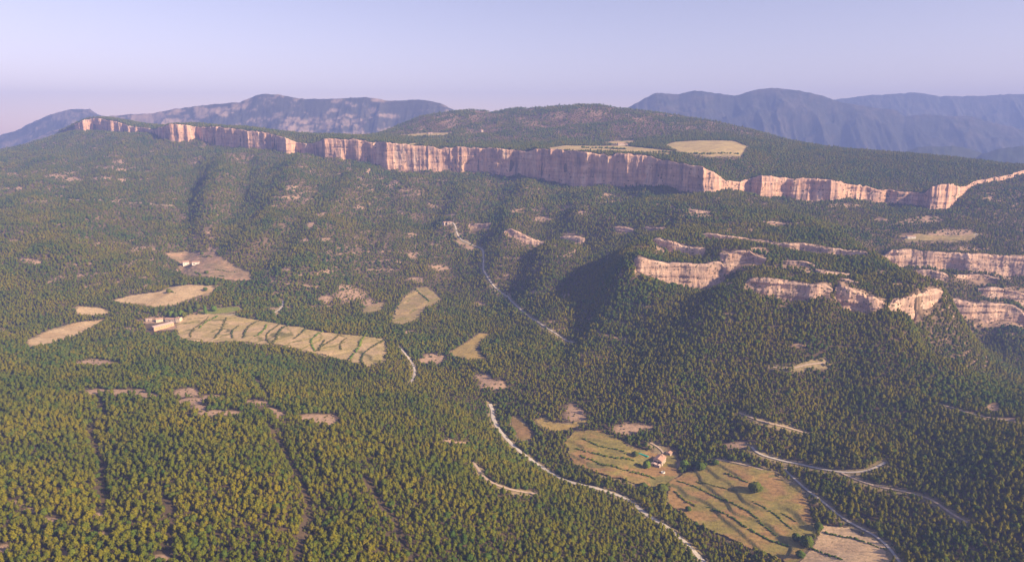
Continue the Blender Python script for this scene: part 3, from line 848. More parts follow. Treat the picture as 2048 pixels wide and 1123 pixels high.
mountain('mountain', 'pale far mountain chain at the upper right border', [(1560, 240), (1640, 205), (1680, 196), (1730, 190), (1780, 188), (1830, 183), (1880, 192), (1950, 190), (2048, 187), (2200, 180), (2350, 230)], 8600, 1000, -560, 310, (0.06, 0.06, 0.05), 0.1)
mountain('mountain', 'blue far mountain range at the right behind the plateau', [(1150, 262), (1190, 235), (1250, 218), (1290, 195), (1310, 185), (1350, 187), (1390, 180), (1440, 185), (1470, 190), (1510, 178), (1540, 174), (1590, 178), (1640, 188), (1690, 205), (1750, 215), (1790, 217), (1810, 231), (1850, 226), (1900, 232), (1940, 230), (1970, 240), (2060, 262), (2250, 290)], 7000, 1000, -560, 330, (0.045, 0.045, 0.035), 0.12)
mountain('mountain', 'small bluff mountain at the far left horizon', [(-260, 290), (-60, 285), (0, 269), (30, 262), (60, 245), (100, 228), (140, 218), (180, 217), (195, 227), (230, 240), (330, 285)], 7200, 900, -560, 350, (0.06, 0.055, 0.042), 0.5)
mountain('mountain', 'rocky reddish far mountain at the left behind the cliffs', [(20, 300), (100, 262), (200, 232), (300, 225), (380, 212), (420, 208), (480, 203), (510, 190), (530, 186), (560, 188), (600, 196), (650, 197), (730, 193), (780, 200), (830, 197), (880, 205), (910, 220), (960, 240), (1060, 275)], 6400, 950, -560, 370, (0.06, 0.055, 0.042), 0.9)
mountain('hill', 'small wooded hill behind the right end of the plateau', [(1740, 330), (1810, 300), (1850, 289), (1880, 291), (1905, 286), (1930, 292), (1960, 302), (2010, 325)], 5100, 500, -560, 390, (0.04, 0.05, 0.028), 0.05, 120, 40)
mountain('hill', 'wooded hill cut by the right border behind the plateau', [(1900, 345), (1965, 306), (2000, 294), (2048, 288), (2120, 284), (2250, 310)], 5000, 500, -560, 395, (0.04, 0.05, 0.028), 0.05, 120, 40)


# ------------------------------------------------------------------ fields
TH = {'terrace': 3.2, 'meadow': 4.2, 'pink': 3.2, 'olive': 4.5}


def terrace(x, y, z, th, k):
    fr = 0 * z
    if th:
        q = (z + 2.0 * fbm(x / 60, y / 60, 2, 150 + k)) / th
        fr = q - np.floor(q)
        z = z + 0.45 * th * (np.where(fr > 0.9, (1 - fr) / 0.1 * 0.9, fr) * -1 + 0.5) + 0.3 * th
    return z + 0.5, fr


def G(x, y):
    """height to stand on: the ground, or the field surface where there is one"""
    x = np.float64(x); y = np.float64(y)
    i = int(np.clip(round((math.log(y) - gl[0]) / (gl[1] - gl[0])), 0, NY - 1)); j = int(np.clip(round((x / y - U0) / (gu[1] - gu[0])), 0, NU - 1))
    z = H(x, y)
    k = int(field_id[i, j])
    if k < 0:
        return float(z)
    return float(terrace(x, y, z, TH.get(FIELDS[k][2], 0), k)[0]) - 0.25


for k, (kind, poly, ck, lab) in enumerate(FIELDS):
    P3 = hit_line(poly)
    pl = [(a, b) for a, b, _ in P3]
    step = {'near': 2.0, 'wide': 3.2, 'far': 7.0}[kind]
    x0, x1 = P3[:, 0].min(), P3[:, 0].max(); y0, y1 = P3[:, 1].min(), P3[:, 1].max()
    xs = np.arange(x0 - step, x1 + step, step); ys = np.arange(y0 - step, y1 + step, step)
    X, Yq = np.meshgrid(xs, ys)
    wx = (4 if kind == 'near' else 6) * fbm(X / 15, Yq / 15, 3, 140 + k)
    ins = in_poly(X + wx, Yq + wx, pl)
    Zf = H(X, Yq)
    # terraces follow the contours: treads nearly level, short risers
    th = TH.get(ck, 0)
    Zf, fr = terrace(X, Yq, Zf, th, k)
    f = grid_faces(len(ys), len(xs))
    keep = ins.ravel()[f].all(1)
    f = f[keep]
    if len(f) == 0:
        continue
    used, inv = np.unique(f, return_inverse=True)
    V = np.stack([X, Yq, Zf], -1).reshape(-1, 3)[used]
    me = mesh_np('field', V, inv.reshape(-1, 4), M_FIELD, True)
    ca_, cb_ = (np.array(c) for c in FCOL[ck])
    mixv = smooth(0.5 + 1.6 * fbm(V[:, 0] / 34, V[:, 1] / 22, 4, 160 + k))[:, None]
    c4 = np.ones((len(V), 4), np.float32); c4[:, :3] = ca_ * (1 - mixv) + cb_ * mixv
    row = np.sin(6.283 * (V[:, 1] * 0.8 + V[:, 0] * 0.25 + 3 * fbm(V[:, 0] / 50, V[:, 1] / 50, 2, 190)) / 7.0)
    c4[:, :3] *= (1 + 0.07 * row + 0.22 * fbm(V[:, 0] / 8, V[:, 1] / 8, 3, 191))[:, None]
    if th:
        g = ((fr.ravel()[used] > 0.86) & (vnoise(V[:, 0] / 30, V[:, 1] / 30, 180 + k) > 0.3))[:, None]
        c4[:, :3] = np.where(g, np.array((0.19, 0.165, 0.055)) if ck != 'pink' else np.array((0.26, 0.18, 0.11)), c4[:, :3])
    at = me.color_attributes.new('cover', 'FLOAT_COLOR', 'POINT')
    at.data.foreach_set('color', c4.reshape(-1))
    tag(link('field', me), lab, kind='structure')

# ------------------------------------------------------------------ roads and tracks
for x, y, w, mk, lab in ROAD3:
    tx = np.gradient(x); ty = np.gradient(y); ln = np.hypot(tx, ty) + 1e-9
    nx, ny = -ty / ln, tx / ln
    ww = 0.68 * w * (1 + 0.15 * fbm(np.arange(len(x)) / 5.0, np.zeros(len(x)), 2, 170))
    rows = []
    zc = H(x, y)
    for o in (-0.5, -0.17, 0.17, 0.5):
        xx = x + nx * ww * o; y2 = y + ny * ww * o
        rows.append(np.stack([xx, y2, 0.5 * H(xx, y2) + 0.5 * zc + 1.1 - 0.5 * abs(o)], -1))
    V = np.stack(rows, 1)
    me = mesh_np('road', V.reshape(-1, 3), grid_faces(len(x), 4), M_ROAD if mk == 'road' else M_TRACK, True)
    tag(link('road' if mk == 'road' else 'dirt_track', me), lab, kind='structure')


# ------------------------------------------------------------------ tree meshes
def ico(sub):
    bm = bmesh.new()
    bmesh.ops.create_icosphere(bm, subdivisions=sub, radius=1.0)
    v = np.array([p.co[:] for p in bm.verts]); f = np.array([[q.index for q in p.verts] for p in bm.faces])
    bm.free()
    return v, f


ICO1, ICO2 = ico(1), ico(2)


def crown_mesh(name, seed, height, rad, base, mat, kind='pine', lobes=9, tufts=46):
    """crown of overlapping lumpy lobes plus loose tufts, uneven outline"""
    r = np.random.default_rng(seed)
    V = []; Fc = []; off = 0
    ch = height - base

    def profile(t):
        if kind == 'pine':
            return (0.6 + 0.4 * math.sin(math.pi * min(1, t * 1.0 + 0.12))) * (1 - 0.45 * t ** 2.2)
        if kind == 'poplar':
            return 0.55 + 0.45 * math.sin(math.pi * (0.1 + 0.85 * t))
        return math.sin(math.pi * (0.18 + 0.72 * t)) ** 0.7

    def add(v, f):
        nonlocal off
        V.append(v); Fc.append(f + off); off += len(v)
    for i in range(lobes):
        t = (i + 0.5) / lobes
        a = i * 2.4 + r.uniform(-0.5, 0.5)
        pr = profile(t) * rad
        rr = pr * r.uniform(0.15, 0.55) if i < lobes - 1 else 0
        lr = max(0.22 * rad, pr * r.uniform(0.5, 0.72))
        c = np.array([math.cos(a) * rr, math.sin(a) * rr, base + ch * (0.08 + 0.80 * t)])
        v0, f0 = ICO1
        d = v0 * (1 + r.uniform(-0.24, 0.24, (len(v0), 1)))
        d = d * np.array([lr, lr, lr * r.uniform(0.75, 1.0) if kind != 'poplar' else lr * 1.3])
        add(d + c, f0)
    for i in range(tufts):
        t = r.uniform(0.05, 1.0); a = r.uniform(0, 2 * math.pi)
        pr = profile(t) * rad * r.uniform(0.7, 1.12)
        c = np.array([math.cos(a) * pr, math.sin(a) * pr, base + ch * t * 0.97])
        s = rad * r.uniform(0.13, 0.25)
        out = np.array([math.cos(a), math.sin(a), r.uniform(0.1, 1.0)]); out /= np.linalg.norm(out)
        w = np.cross(out, r.normal(size=3)); w /= np.linalg.norm(w)
        q = np.cross(out, w)
        add(np.array([c + w * s, c - w * s * 0.6 + q * s, c - w * s * 0.4 - q * s, c + out * s * 1.1]), np.array([[0, 1, 3], [1, 2, 3], [2, 0, 3]]))
    return mesh_np(name, np.vstack(V), np.vstack(Fc), mat)


def trunk_mesh(name, seed, height, r0, limbs=4, spread=1.2):
    r = np.random.default_rng(seed)
    V = []; Fc = []; off = 0

    def tube(p0, p1, a, b, n=5):
        nonlocal off
        p0 = np.array(p0, float); p1 = np.array(p1, float)
        d = p1 - p0; d /= np.linalg.norm(d)
        s = np.cross(d, [0.3, 0.9, 0.2]); s /= np.linalg.norm(s); t = np.cross(d, s)
        an = np.arange(n) * 2 * math.pi / n
        ring = np.cos(an)[:, None] * s + np.sin(an)[:, None] * t
        V.append(np.vstack([p0 + ring * a, p1 + ring * b]))
        f = np.array([[i, (i + 1) % n, n + (i + 1) % n, n + i] for i in range(n)]) + off
        Fc.append(f); off += 2 * n
    bend = r.uniform(-0.25, 0.25, 2)
    mid = (bend[0], bend[1], height * 0.5); top = (bend[0] * 1.5, bend[1] * 0.5, height * 0.86)
    tube((0, 0, -0.8), mid, r0, r0 * 0.65); tube(mid, top, r0 * 0.65, r0 * 0.2)
    for i in range(limbs):
        a = i * 2.4; z = height * (0.45 + 0.35 * i / limbs)
        tube((bend[0], bend[1], z), (bend[0] + math.cos(a) * spread, bend[1] + math.sin(a) * spread, z + spread * 0.6), r0 * 0.35, r0 * 0.1, 4)
    return mesh_np(name, np.vstack(V), np.vstack(Fc), M_BARK)


def join_meshes(name, a, b):
    bm = bmesh.new()
    bm.from_mesh(a)
    nf = len(bm.faces)
    bm.from_mesh(b)
    bm.faces.ensure_lookup_table()
    for f in bm.faces[nf:]:
        f.material_index = 1
    me = bpy.data.meshes.new(name)
    bm.to_mesh(me); bm.free()
    me.materials.append(a.materials[0]); me.materials.append(b.materials[0])
    return me


PINE_V = []      # (crown, trunk) pairs
for i in range(7):
    h = [8.2, 9.2, 7.2, 8.8, 7.8, 9.8, 6.6][i]; rd = [2.3, 2.35, 2.25, 2.1, 2.6, 2.2, 2.1][i]
    PINE_V.append((crown_mesh('crown', 900 + i, h, rd, h * [0.30, 0.33, 0.26, 0.28, 0.34, 0.36, 0.24][i], M_PINE, 'pine', 9, 30), trunk_mesh('trunk', 950 + i, h, 0.2)))
OAK_V = []
for i in range(4):
    h = [6.6, 5.6, 7.2, 6.0][i]
    OAK_V.append((crown_mesh('crown', 970 + i, h, 2.9, h * 0.18, M_OAK, 'oak', 11, 54), trunk_mesh('trunk', 980 + i, h * 0.8, 0.25)))
SHRUB_V = [crown_mesh('shrub', 990 + i, 1.7, 1.2, 0.0, M_SHRUB, 'oak', 5, 18) for i in range(3)]

# ------------------------------------------------------------------ the forest
ELEV = (Z) / GY
CUM = np.maximum.accumulate(ELEV, 0)
VISM = ((Z + 9.0 + 14.0) / GY >= CUM)
VIS = VISM.astype(float)

HOUSE_CLEAR = [(1320, 922, 22), (1338, 905, 12), (325, 652, 34), (345, 640, 28), (318, 641, 16), (378, 528, 26), (396, 526, 20), (1821, 474, 22), (890, 449, 12), (900, 446, 10), (1290, 913, 14), (1326, 948, 10), (343, 650, 14), (299, 642, 14), (1241, 290, 40), (964, 263, 25), (862, 267, 25)]
CLEAR3 = [(*hit(p, q)[0][:2], r) for p, q, r in HOUSE_CLEAR]


def scatter(ya, yb, cell, seed):
    r = np.random.default_rng(seed)
    xs = np.arange(U0 * yb, U1 * yb, cell); ys = np.arange(ya, yb, cell)
    X, Yq = np.meshgrid(xs, ys)
    X = X + np.where((np.arange(len(ys)) % 2)[:, None] == 0, 0, cell / 2)
    X = X + r.uniform(-0.55, 0.55, X.shape) * cell; Yq = Yq + r.uniform(-0.55, 0.55, X.shape) * cell
    X = X.ravel(); Yq = Yq.ravel()
    k = (np.abs(X / Yq) < 0.99) & (Yq > 392) & (Yq < 4500)
    X, Yq = X[k], Yq[k]
    k = sample(VIS, X, Yq) > 0.4
    return X[k], Yq[k]


def mask_trees(X, Yq, hgt, seed, extra=None):
    r = np.random.default_rng(seed)
    keep = np.ones(len(X), bool)
    ln = np.hypot(X, Yq); dx, dy = X / ln, Yq / ln
    z = H(X, Yq)
    dep = np.clip(-z / Yq, 0.10, 1)
    reach = 0.55 * hgt / dep
    for fr in (0, 0.25, 0.5, 0.75, 1.0):
        xx = X + dx * reach * fr; yy2 = Yq + dy * reach * fr
        rd_ = sample(roadd, xx, yy2)
        if fr <= 0.5:
            keep &= sample(laned, xx, yy2) > (3.6 if fr == 0 else 2.0)
        keep &= (rd_ > 0.6) | ((fr > 0.2) & (r.random(len(X)) < np.where(Yq < 1000, 0.3, 0.5)))
        if fr <= 0.5:
            keep &= ~((sample(infield, xx, yy2) > 0.5) & (r.random(len(X)) > 0.010))
    for fr in (0.0, 0.35, 0.6):
        b = sample(bare_named, X + dx * reach * fr, Yq + dy * reach * fr)
        keep &= r.random(len(X)) > b * (0.95 - 0.5 * fr)
    b = sample(np.clip(bare, 0, 1), X, Yq)
    keep &= r.random(len(X)) > b * 0.85
    for cx, cy, rr in CLEAR3:
        ddx = X - cx; ddy = Yq - cy
        keep &= ~((np.hypot(ddx, ddy) < rr) | ((np.hypot(ddx + dx * rr, ddy + dy * rr) < rr)))
    # cliffs: keep the wall feet and the very rim free
    rdm = rim_dist(X / Yq)
    keep &= ~((Yq > rdm - 15) & (Yq < rdm + 8 + 10 * (vnoise(X / 25, Yq / 25, 7) > 0.5)))
    for (pts, y0, y1, W, bu, ys, bh) in BANDS:
        u = X / Yq
        bh_ = np.interp(u, bu, bh, left=0, right=0)
        by = np.interp(u, bu, ys)
        keep &= ~((bh_ > 5) & (Yq > by - 15 - 0.35 * bh_) & (Yq < by + 11))
    return keep


gz_r = np.gradient(Z, axis=0) / np.gradient(GY, axis=0)
gz_c = np.gradient(Z, axis=1) / np.gradient(GX, axis=1)
STEEP = np.clip(np.sqrt(1 + gz_r ** 2 + gz_c ** 2) - 1, 0, 1)
parts = []
for ya, yb, cell, sd in ((392, 1000, 4.4, 1), (1000, 1500, 4.5, 2), (1500, 2100, 5.0, 3), (2100, 2900, 5.9, 4), (2900, 4300, 7.4, 5)):
    X, Yq = scatter(ya, yb, cell, sd)
    Xe, Ye = scatter(ya, yb, cell, sd + 20)
    ke = np.random.default_rng(90 + sd).random(len(Xe)) < 1.6 * sample(STEEP, Xe, Ye) + 0.05
    X = np.r_[X, Xe[ke]]; Yq = np.r_[Yq, Ye[ke]]
    r = np.random.default_rng(40 + sd)
    sc = (0.58 + 0.72 * r.random(len(X)) ** 1.2) * (0.92 + 0.22 * fbm(X / 40, Yq / 40, 3, 139))
    big_one = r.random(len(X)) < 0.03
    sc = np.where(big_one, sc * 1.3, sc)
    sc = sc * {1: 1.0, 2: 0.97, 3: 1.0, 4: 1.08, 5: 1.2}[sd]
    keep = mask_trees(X, Yq, 8.5 * sc, 60 + sd)
    # thin stands
    den = 0.5 + 0.5 * fbm(X / 90, Yq / 90, 4, 131)
    up = Yq > rim_dist(X / Yq)
    slope_thin = smooth((Yq - 1250) / 700)
    pr = np.where(up, 0.92, np.clip(1.16 - 0.75 * slope_thin * (1 - den) - 0.38 * (1 - den), 0.25, 0.97))
    pxq, pyq = project(X, Yq, H(X, Yq))
    hillq = up & (pxq > 780) & (Yq > 2950)
    pr = np.where(hillq, np.clip(0.15 + 0.75 * smooth((fbm(X / 130, Yq / 130, 3, 134) + 0.15) / 0.4), 0, 1), pr)
    # rows of sprayed-out gaps between stands in the near wood
    keep &= r.random(len(X)) < pr
    X, Yq, sc = X[keep], Yq[keep], sc[keep]
    oakp = np.clip(0.10 + 0.55 * smooth((fbm(X / 140, Yq / 140, 3, 137) - 0.05) / 0.3) * (Yq > 850), 0, 1)
    oakp = np.where(Yq > 2100, np.maximum(oakp, 0.4), oakp)
    isoak = r.random(len(X)) < oakp
    var = np.where(isoak, 7 + r.integers(0, 4, len(X)), r.integers(0, 7, len(X)))
    parts.append(np.stack([X, Yq, H(X, Yq), sc, r.uniform(0, 6.283, len(X)), var], -1))
TREES = np.vstack(parts)
print('TREES', len(TREES))

# the 300 pines that show largest stand as trees of their own
pxt, pyt = project(TREES[:, 0], TREES[:, 1], TREES[:, 2] + 5)
dist = np.sqrt((TREES[:, :3] ** 2).sum(1))
cand = np.where((pxt > 4) & (pxt < 2044) & (pyt < 1118) & (TREES[:, 5] < 7))[0]
order = cand[np.argsort(dist[cand] / TREES[cand, 3])][:300]
solo = TREES[order]
rest = np.delete(TREES, order, 0)

for x, y, z, s, rz, v in solo:
    cr, tr = PINE_V[int(v)]
    e = bpy.data.objects.new('pine_tree', None)
    e.location = (x, y, z - 0.3); e.rotation_euler = (0, 0, rz); e.scale = (s, s, s)
    COL.objects.link(e)
    tag(e, 'olive green pine in the dense wood along the bottom edge', 'tree', 'nearest pines of the dense foreground wood')
    link('trunk', tr, e); link('crown', cr, e)


def instancer(name, data, meshes, label):
    """one object: points carrying position, turn, size and kind; trees placed by geometry nodes"""
    objs = []
    lib = bpy.data.collections.new(name + '_kinds')
    for i, mm in enumerate(meshes):
        o = bpy.data.objects.new('%s_kind_%02d' % (name, i), mm)
        lib.objects.link(o)
    me = bpy.data.meshes.new(name)
    me.vertices.add(len(data)); me.vertices.foreach_set('co', data[:, :3].astype(np.float32).ravel())
    for nm, cidx, typ in (('size', 3, 'FLOAT'), ('turn', 4, 'FLOAT'), ('sort', 5, 'INT')):
        a = me.attributes.new(nm, typ, 'POINT')
        a.data.foreach_set('value', data[:, cidx].astype(np.float32 if typ == 'FLOAT' else np.int32))
    a = me.attributes.new('lean', 'FLOAT_VECTOR', 'POINT')
    ln_ = np.random.default_rng(5).normal(0, 0.06, (len(data), 3)); ln_[:, 2] = data[:, 4]
    a.data.foreach_set('vector', ln_.astype(np.float32).ravel())
    a = me.attributes.new('stretch', 'FLOAT_VECTOR', 'POINT')
    q = np.random.default_rng(6).uniform(0.88, 1.12, (len(data), 3)) * data[:, 3:4]
    q[:, 2] *= np.random.default_rng(8).uniform(0.9, 1.15, len(data))
    a.data.foreach_set('vector', q.astype(np.float32).ravel())
    ob = link(name, me)
    ng = bpy.data.node_groups.new(name + '_spread', 'GeometryNodeTree')
    ng.interface.new_socket('Geometry', in_out='INPUT', socket_type='NodeSocketGeometry')
    ng.interface.new_socket('Geometry', in_out='OUTPUT', socket_type='NodeSocketGeometry')
    gi = ng.nodes.new('NodeGroupInput'); go = ng.nodes.new('NodeGroupOutput')
    ci = ng.nodes.new('GeometryNodeCollectionInfo'); ci.inputs[0].default_value = lib
    ci.inputs['Separate Children'].default_value = True; ci.inputs['Reset Children'].default_value = True
    ip = ng.nodes.new('GeometryNodeInstanceOnPoints'); ip.inputs['Pick Instance'].default_value = True

    def attr(nm, typ):
        n = ng.nodes.new('GeometryNodeInputNamedAttribute'); n.data_type = typ; n.inputs[0].default_value = nm
        return n.outputs[0]
    ng.links.new(gi.outputs[0], ip.inputs['Points'])
    ng.links.new(ci.outputs[0], ip.inputs['Instance'])
    ng.links.new(attr('sort', 'INT'), ip.inputs['Instance Index'])
    ng.links.new(attr('lean', 'FLOAT_VECTOR'), ip.inputs['Rotation'])
    ng.links.new(attr('stretch', 'FLOAT_VECTOR'), ip.inputs['Scale'])
    ng.links.new(ip.outputs[0], go.inputs[0])
    md = ob.modifiers.new('spread', 'NODES'); md.node_group = ng
    return tag(ob, label, kind='stuff')


tree_kinds = [join_meshes('pine', c, t) for c, t in PINE_V] + [join_meshes('oak', c, t) for c, t in OAK_V]
instancer('forest', rest, tree_kinds, 'dense pine and oak forest covering the hills and valley slopes')

# low shrubs between the trees and over the thin slopes
parts = []
for ya, yb, cell, sd in ((392, 1100, 7.0, 11), (1100, 1900, 7.5, 12), (1900, 3900, 10.0, 13)):
    X, Yq = scatter(ya, yb, cell, sd)
    r = np.random.default_rng(70 + sd)
    sc = r.uniform(0.6, 1.5, len(X)) * {11: 0.9, 12: 1.2, 13: 1.7}[sd]
    keep = sample(roadd, X, Yq) > 2.5
    keep &= ~(sample(infield, X, Yq) > 0.3)
    keep &= r.random(len(X)) > sample(np.clip(bare, 0, 1), X, Yq) * 0.6
    rdm = rim_dist(X / Yq)
    keep &= ~((Yq > rdm - 6) & (Yq < rdm + 4))
    for cx, cy, rr in CLEAR3:
        keep &= np.hypot(X - cx, Yq - cy) > rr
    for (pts, y0, y1, W, bu, ys, bh) in BANDS:
        u = X / Yq
        keep &= ~((np.interp(u, bu, bh, left=0, right=0) > 3) & (np.abs(Yq - np.interp(u, bu, ys)) < 9))
    X, Yq, sc = X[keep], Yq[keep], sc[keep]
    parts.append(np.stack([X, Yq, H(X, Yq), sc, r.uniform(0, 6.283, len(X)), r.integers(0, 3, len(X))], -1))
for o in [q for q in COL.objects if q.name.split('.')[0] == 'cliff']:
    co = np.empty(len(o.data.vertices) * 3, np.float32); o.data.vertices.foreach_get('co', co); co = co.reshape(-1, 3)
    r = np.random.default_rng(len(co))
    big = co[:, 1].mean() > 2000
    co = co[r.random(len(co)) < (0.010 if big else 0.035)]
    co = co + r.normal(0, 0.4, co.shape)
    parts.append(np.column_stack([co[:, 0], co[:, 1], co[:, 2] - 0.5, r.uniform(0.5, 1.3, len(co)) * (1.7 if big else 1.0), r.uniform(0, 6.28, len(co)), r.integers(0, 3, len(co))]))
SHR = np.vstack(parts)
print('SHRUBS', len(SHR))
instancer('undergrowth', SHR, SHRUB_V, 'low dark shrubs scattered between the trees on the slopes')


# ------------------------------------------------------------------ hedges on the terrace edges
def hedge(line, w, hgt, mat, label, group, seed):
    p = hit_line(line)
    seg = np.r_[0, np.cumsum(np.hypot(np.diff(p[:, 0]), np.diff(p[:, 1])))]
    r = np.random.default_rng(seed)
    n = max(4, int(seg[-1] / (w * 0.8)))
    V = []; Fc = []; off = 0
    x0, y0 = p[0, 0], p[0, 1]; z0 = float(G(x0, y0))
    for t in np.linspace(0, seg[-1], n):
        if r.random() < 0.14:
            continue
        x = np.interp(t, seg, p[:, 0]) + r.normal(0, w * 0.28); y = np.interp(t, seg, p[:, 1]) + r.normal(0, w * 0.28)
        z = float(G(x, y))
        s = r.uniform(0.55, 1.25)
        v0, f0 = ICO1
        d = v0 * (1 + r.uniform(-0.3, 0.3, (len(v0), 1))) * np.array([w * 0.75 * s, w * 0.75 * s, hgt * 0.62 * s])
        V.append(d + np.array([x - x0, y - y0, z - z0 + hgt * 0.45 * s + 0.4])); Fc.append(f0 + off); off += len(v0)
    if not V:
        return
    o = link('hedge', mesh_np('hedge', np.vstack(V), np.vstack(Fc), mat))
    o.location = (x0, y0, z0)
    tag(o, label, 'hedge', group)


ORD = ['first', 'second', 'third', 'fourth', 'fifth', 'sixth', 'seventh', 'eighth', 'ninth', 'tenth', 'eleventh', 'twelfth', 'thirteenth', 'fourteenth', 'last']
TERR = []
for q in range(15):
    xq = 390 + q * 24.5 + 8 * math.sin(q * 5.1)
    yt = np.interp(xq, [375, 465, 600, 770], [631, 633, 657, 681]); yb = np.interp(xq, [360, 480, 640, 740, 775], [676, 682, 707, 730, 716])
    a0, a1 = [(0.08, 0.95), (0.05, 0.55), (0.1, 0.98), (0.4, 0.9), (0.05, 0.8), (0.2, 0.7), (0.06, 0.93)][q % 7]
    TERR.append([(xq + 30 - (70 + 12 * math.sin(q * 1.9)) * t + 34 * t * t + 5 * math.sin(q * 2.3 + t * 6), yt + (yb - yt) * t) for t in np.linspace(a0, a1, 8)])
for i, l in enumerate(TERR):
    hedge(l, 2.4 + 0.6 * ((i * 2) % 3), 1.5 + 0.4 * (i % 2), M_LEAF if i % 4 == 1 else M_SHRUB, ORD[sorted(range(len(TERR)), key=lambda q: np.mean([p_[0] for p_ in TERR[q]])).index(i)] + ' shrub line from the barn across the terraced field', 'shrub lines of the terraced field by the barn', 1100 + i)
for i, l in enumerate([[(1166, 878), (1197, 894), (1251, 907)], [(1152, 899), (1183, 907), (1231, 918), (1262, 921), (1289, 938)], [(1159, 914), (1204, 931), (1251, 942), (1310, 959)]]):
    hedge(l, 2.6, 1.6, M_OAK, ['upper', 'middle', 'lower'][i] + ' dark shrub line in the meadow left of the stone farmhouse', 'shrub lines of the farmhouse meadow', 1200 + i)
for i, l in enumerate([[(1355, 964), (1392, 976), (1450, 1003), (1495, 1024), (1526, 1051), (1550, 1071)], [(1413, 1015), (1450, 1030), (1498, 1061), (1539, 1082), (1574, 1094)], [(1505, 1007), (1546, 1027), (1584, 1061)],
                       [(1348, 983), (1369, 1003), (1389, 1013)], [(1450, 948), (1498, 967)], [(1563, 1027), (1591, 1044)], [(1392, 965), (1432, 975), (1468, 982)]]):
    hedge(l, [1.9, 2.2, 1.7, 2.6, 2.4, 1.6, 1.6][i], [1.3, 1.6, 1.2, 1.8, 1.7, 1.1, 1.1][i], M_OAK, ['longest dark shrub line through the middle of the largest rust meadow', 'dark shrub line nearest the road in the largest rust meadow', 'dark shrub line right of the middle of the largest rust meadow', 'thick short shrub line at the left end of the largest rust meadow', 'thick short shrub line left above the lone oak', 'shortest shrub line at the right side of the largest rust meadow', 'thin shrub line left of the lone oak'][i], 'shrub lines of the largest meadow', 1300 + i)
for i, l in enumerate([[(1649, 1066), (1707, 1077), (1772, 1099)], [(1621, 1095), (1683, 1119)]]):
    hedge(l, 2.2, 1.4, M_OAK, ['dark shrub line crossing the pale mown field', 'dark shrub line at the lower side of the pale mown field'][i], 'shrub lines of the mown field', 1400 + i)
hedge([(315, 580), (335, 579), (350, 588)], 3.0, 2.2, M_OAK, 'dark shrub strip inside the tan stubble field', None, 1450)
for i, l in enumerate([[(390, 545), (402, 552)], [(440, 553), (452, 555)], [(400, 513), (425, 515)], [(430, 540), (470, 545)], [(398, 560), (430, 565)]]):
    hedge(l, 3.0, 1.8, M_OAK, ['dark shrub clump below the white farmhouse in the pinkish meadow', 'dark shrub clump at the lower right of the pinkish meadow', 'dark shrub clump above the white barn', 'long shrub clump at the right of the pinkish meadow', 'dark shrub clump at the lower edge of the pinkish meadow'][i], 'shrub clumps of the pinkish meadow', 1460 + i)
hedge([(830, 578), (845, 592), (858, 604)], 3.0, 2.0, M_OAK, 'dark shrub line in the olive mid valley clearing', None, 1470)
for i, l in enumerate([[(1165, 296), (1215, 297), (1250, 299)], [(1300, 304), (1345, 306)], [(1350, 307), (1400, 309), (1475, 309)]]):
    hedge(l, 7.0, 6.0, M_OAK, ['row of dark trees at the left of the straw plateau field', 'short row of dark trees in the middle of the plateau field', 'long row of dark trees at the right of the plateau field'][i], 'tree rows of the plateau field', 1480 + i)

# ------------------------------------------------------------------ single trees
BIG = {}


def big_tree(name, px, py, width, height, mat, label, kind='oak', seed=0, group=None):
    p = hit(px, py)[0]
    e = bpy.data.objects.new(name, None)
    e.location = (p[0], p[1], float(G(p[0], p[1])))
    e.rotation_euler = (0, 0, seed * 1.3)
    COL.objects.link(e)
    tag(e, label, 'tree', group)
    link('trunk', trunk_mesh('trunk', seed, height * 0.8, width * 0.05, 5, width * 0.25), e)
    link('crown', crown_mesh('crown', seed, height, width / 2, height * (0.15 if kind != 'poplar' else 0.06), mat, kind, 26, 150), e)


big_tree('oak_tree', 1510, 984, 16, 12, M_OAK, 'large round dark oak standing alone in the brown meadow', seed=2001)
big_tree('broadleaf_tree', 1293, 938, 9.5, 11, M_LEAF, 'bright green round tree left of the stone farmhouse', seed=2002)
big_tree('broadleaf_tree', 1270, 914, 9, 7, M_OAK, 'dark bushy tree behind the green tarpaulin', seed=2003)
big_tree('broadleaf_tree', 1368, 936, 11, 12, M_LEAF, 'bright green tree at the wood edge right of the farmhouse', seed=2004)
big_tree('broadleaf_tree', 1400, 942, 12, 11, M_OAK, 'dark spreading tree at the wood corner right of the farmhouse', seed=2005)
big_tree('broadleaf_tree', 1287, 975, 9, 7, M_OAK, 'dark bush beside the road below the farmhouse', seed=2006)
big_tree('broadleaf_tree', 1323, 984, 14, 11, M_OAK, 'broad tree between the road and the round basin', seed=2007)
big_tree('broadleaf_tree', 1376, 1024, 7, 6, M_OAK, 'small dark bush at the lower left of the big meadow', seed=2008)
big_tree('oak_tree', 1612, 1092, 13, 11, M_OAK, 'round oak at the corner between big meadow and pale field', seed=2009)
big_tree('oak_tree', 1592, 1083, 9, 8, M_OAK, 'smaller oak at the lower right corner of the big meadow', seed=2010)
big_tree('oak_tree', 1636, 1060, 9, 10, M_OAK, 'tall oak at the top corner of the pale field', seed=2011)
big_tree('oak_tree', 1600, 1116, 9, 8, M_OAK, 'oak at the bottom edge left of the pale field', seed=2012)
big_tree('oak_tree', 1430, 930, 9, 7, M_OAK, 'dark oak above the path at the top of the big meadow', seed=2013)
big_tree('poplar_tree', 312, 632, 7, 20, M_OAK, 'tall dark cypress shaped tree behind the barn', 'poplar', 2020)
big_tree('poplar_tree', 306, 632, 6, 16, M_OAK, 'shorter dark column tree at the left of the tall one', 'poplar', 2021)
big_tree('poplar_tree', 380, 628, 8, 19, M_OAK, 'dark poplar above the right end of the farmhouse', 'poplar', 2022)
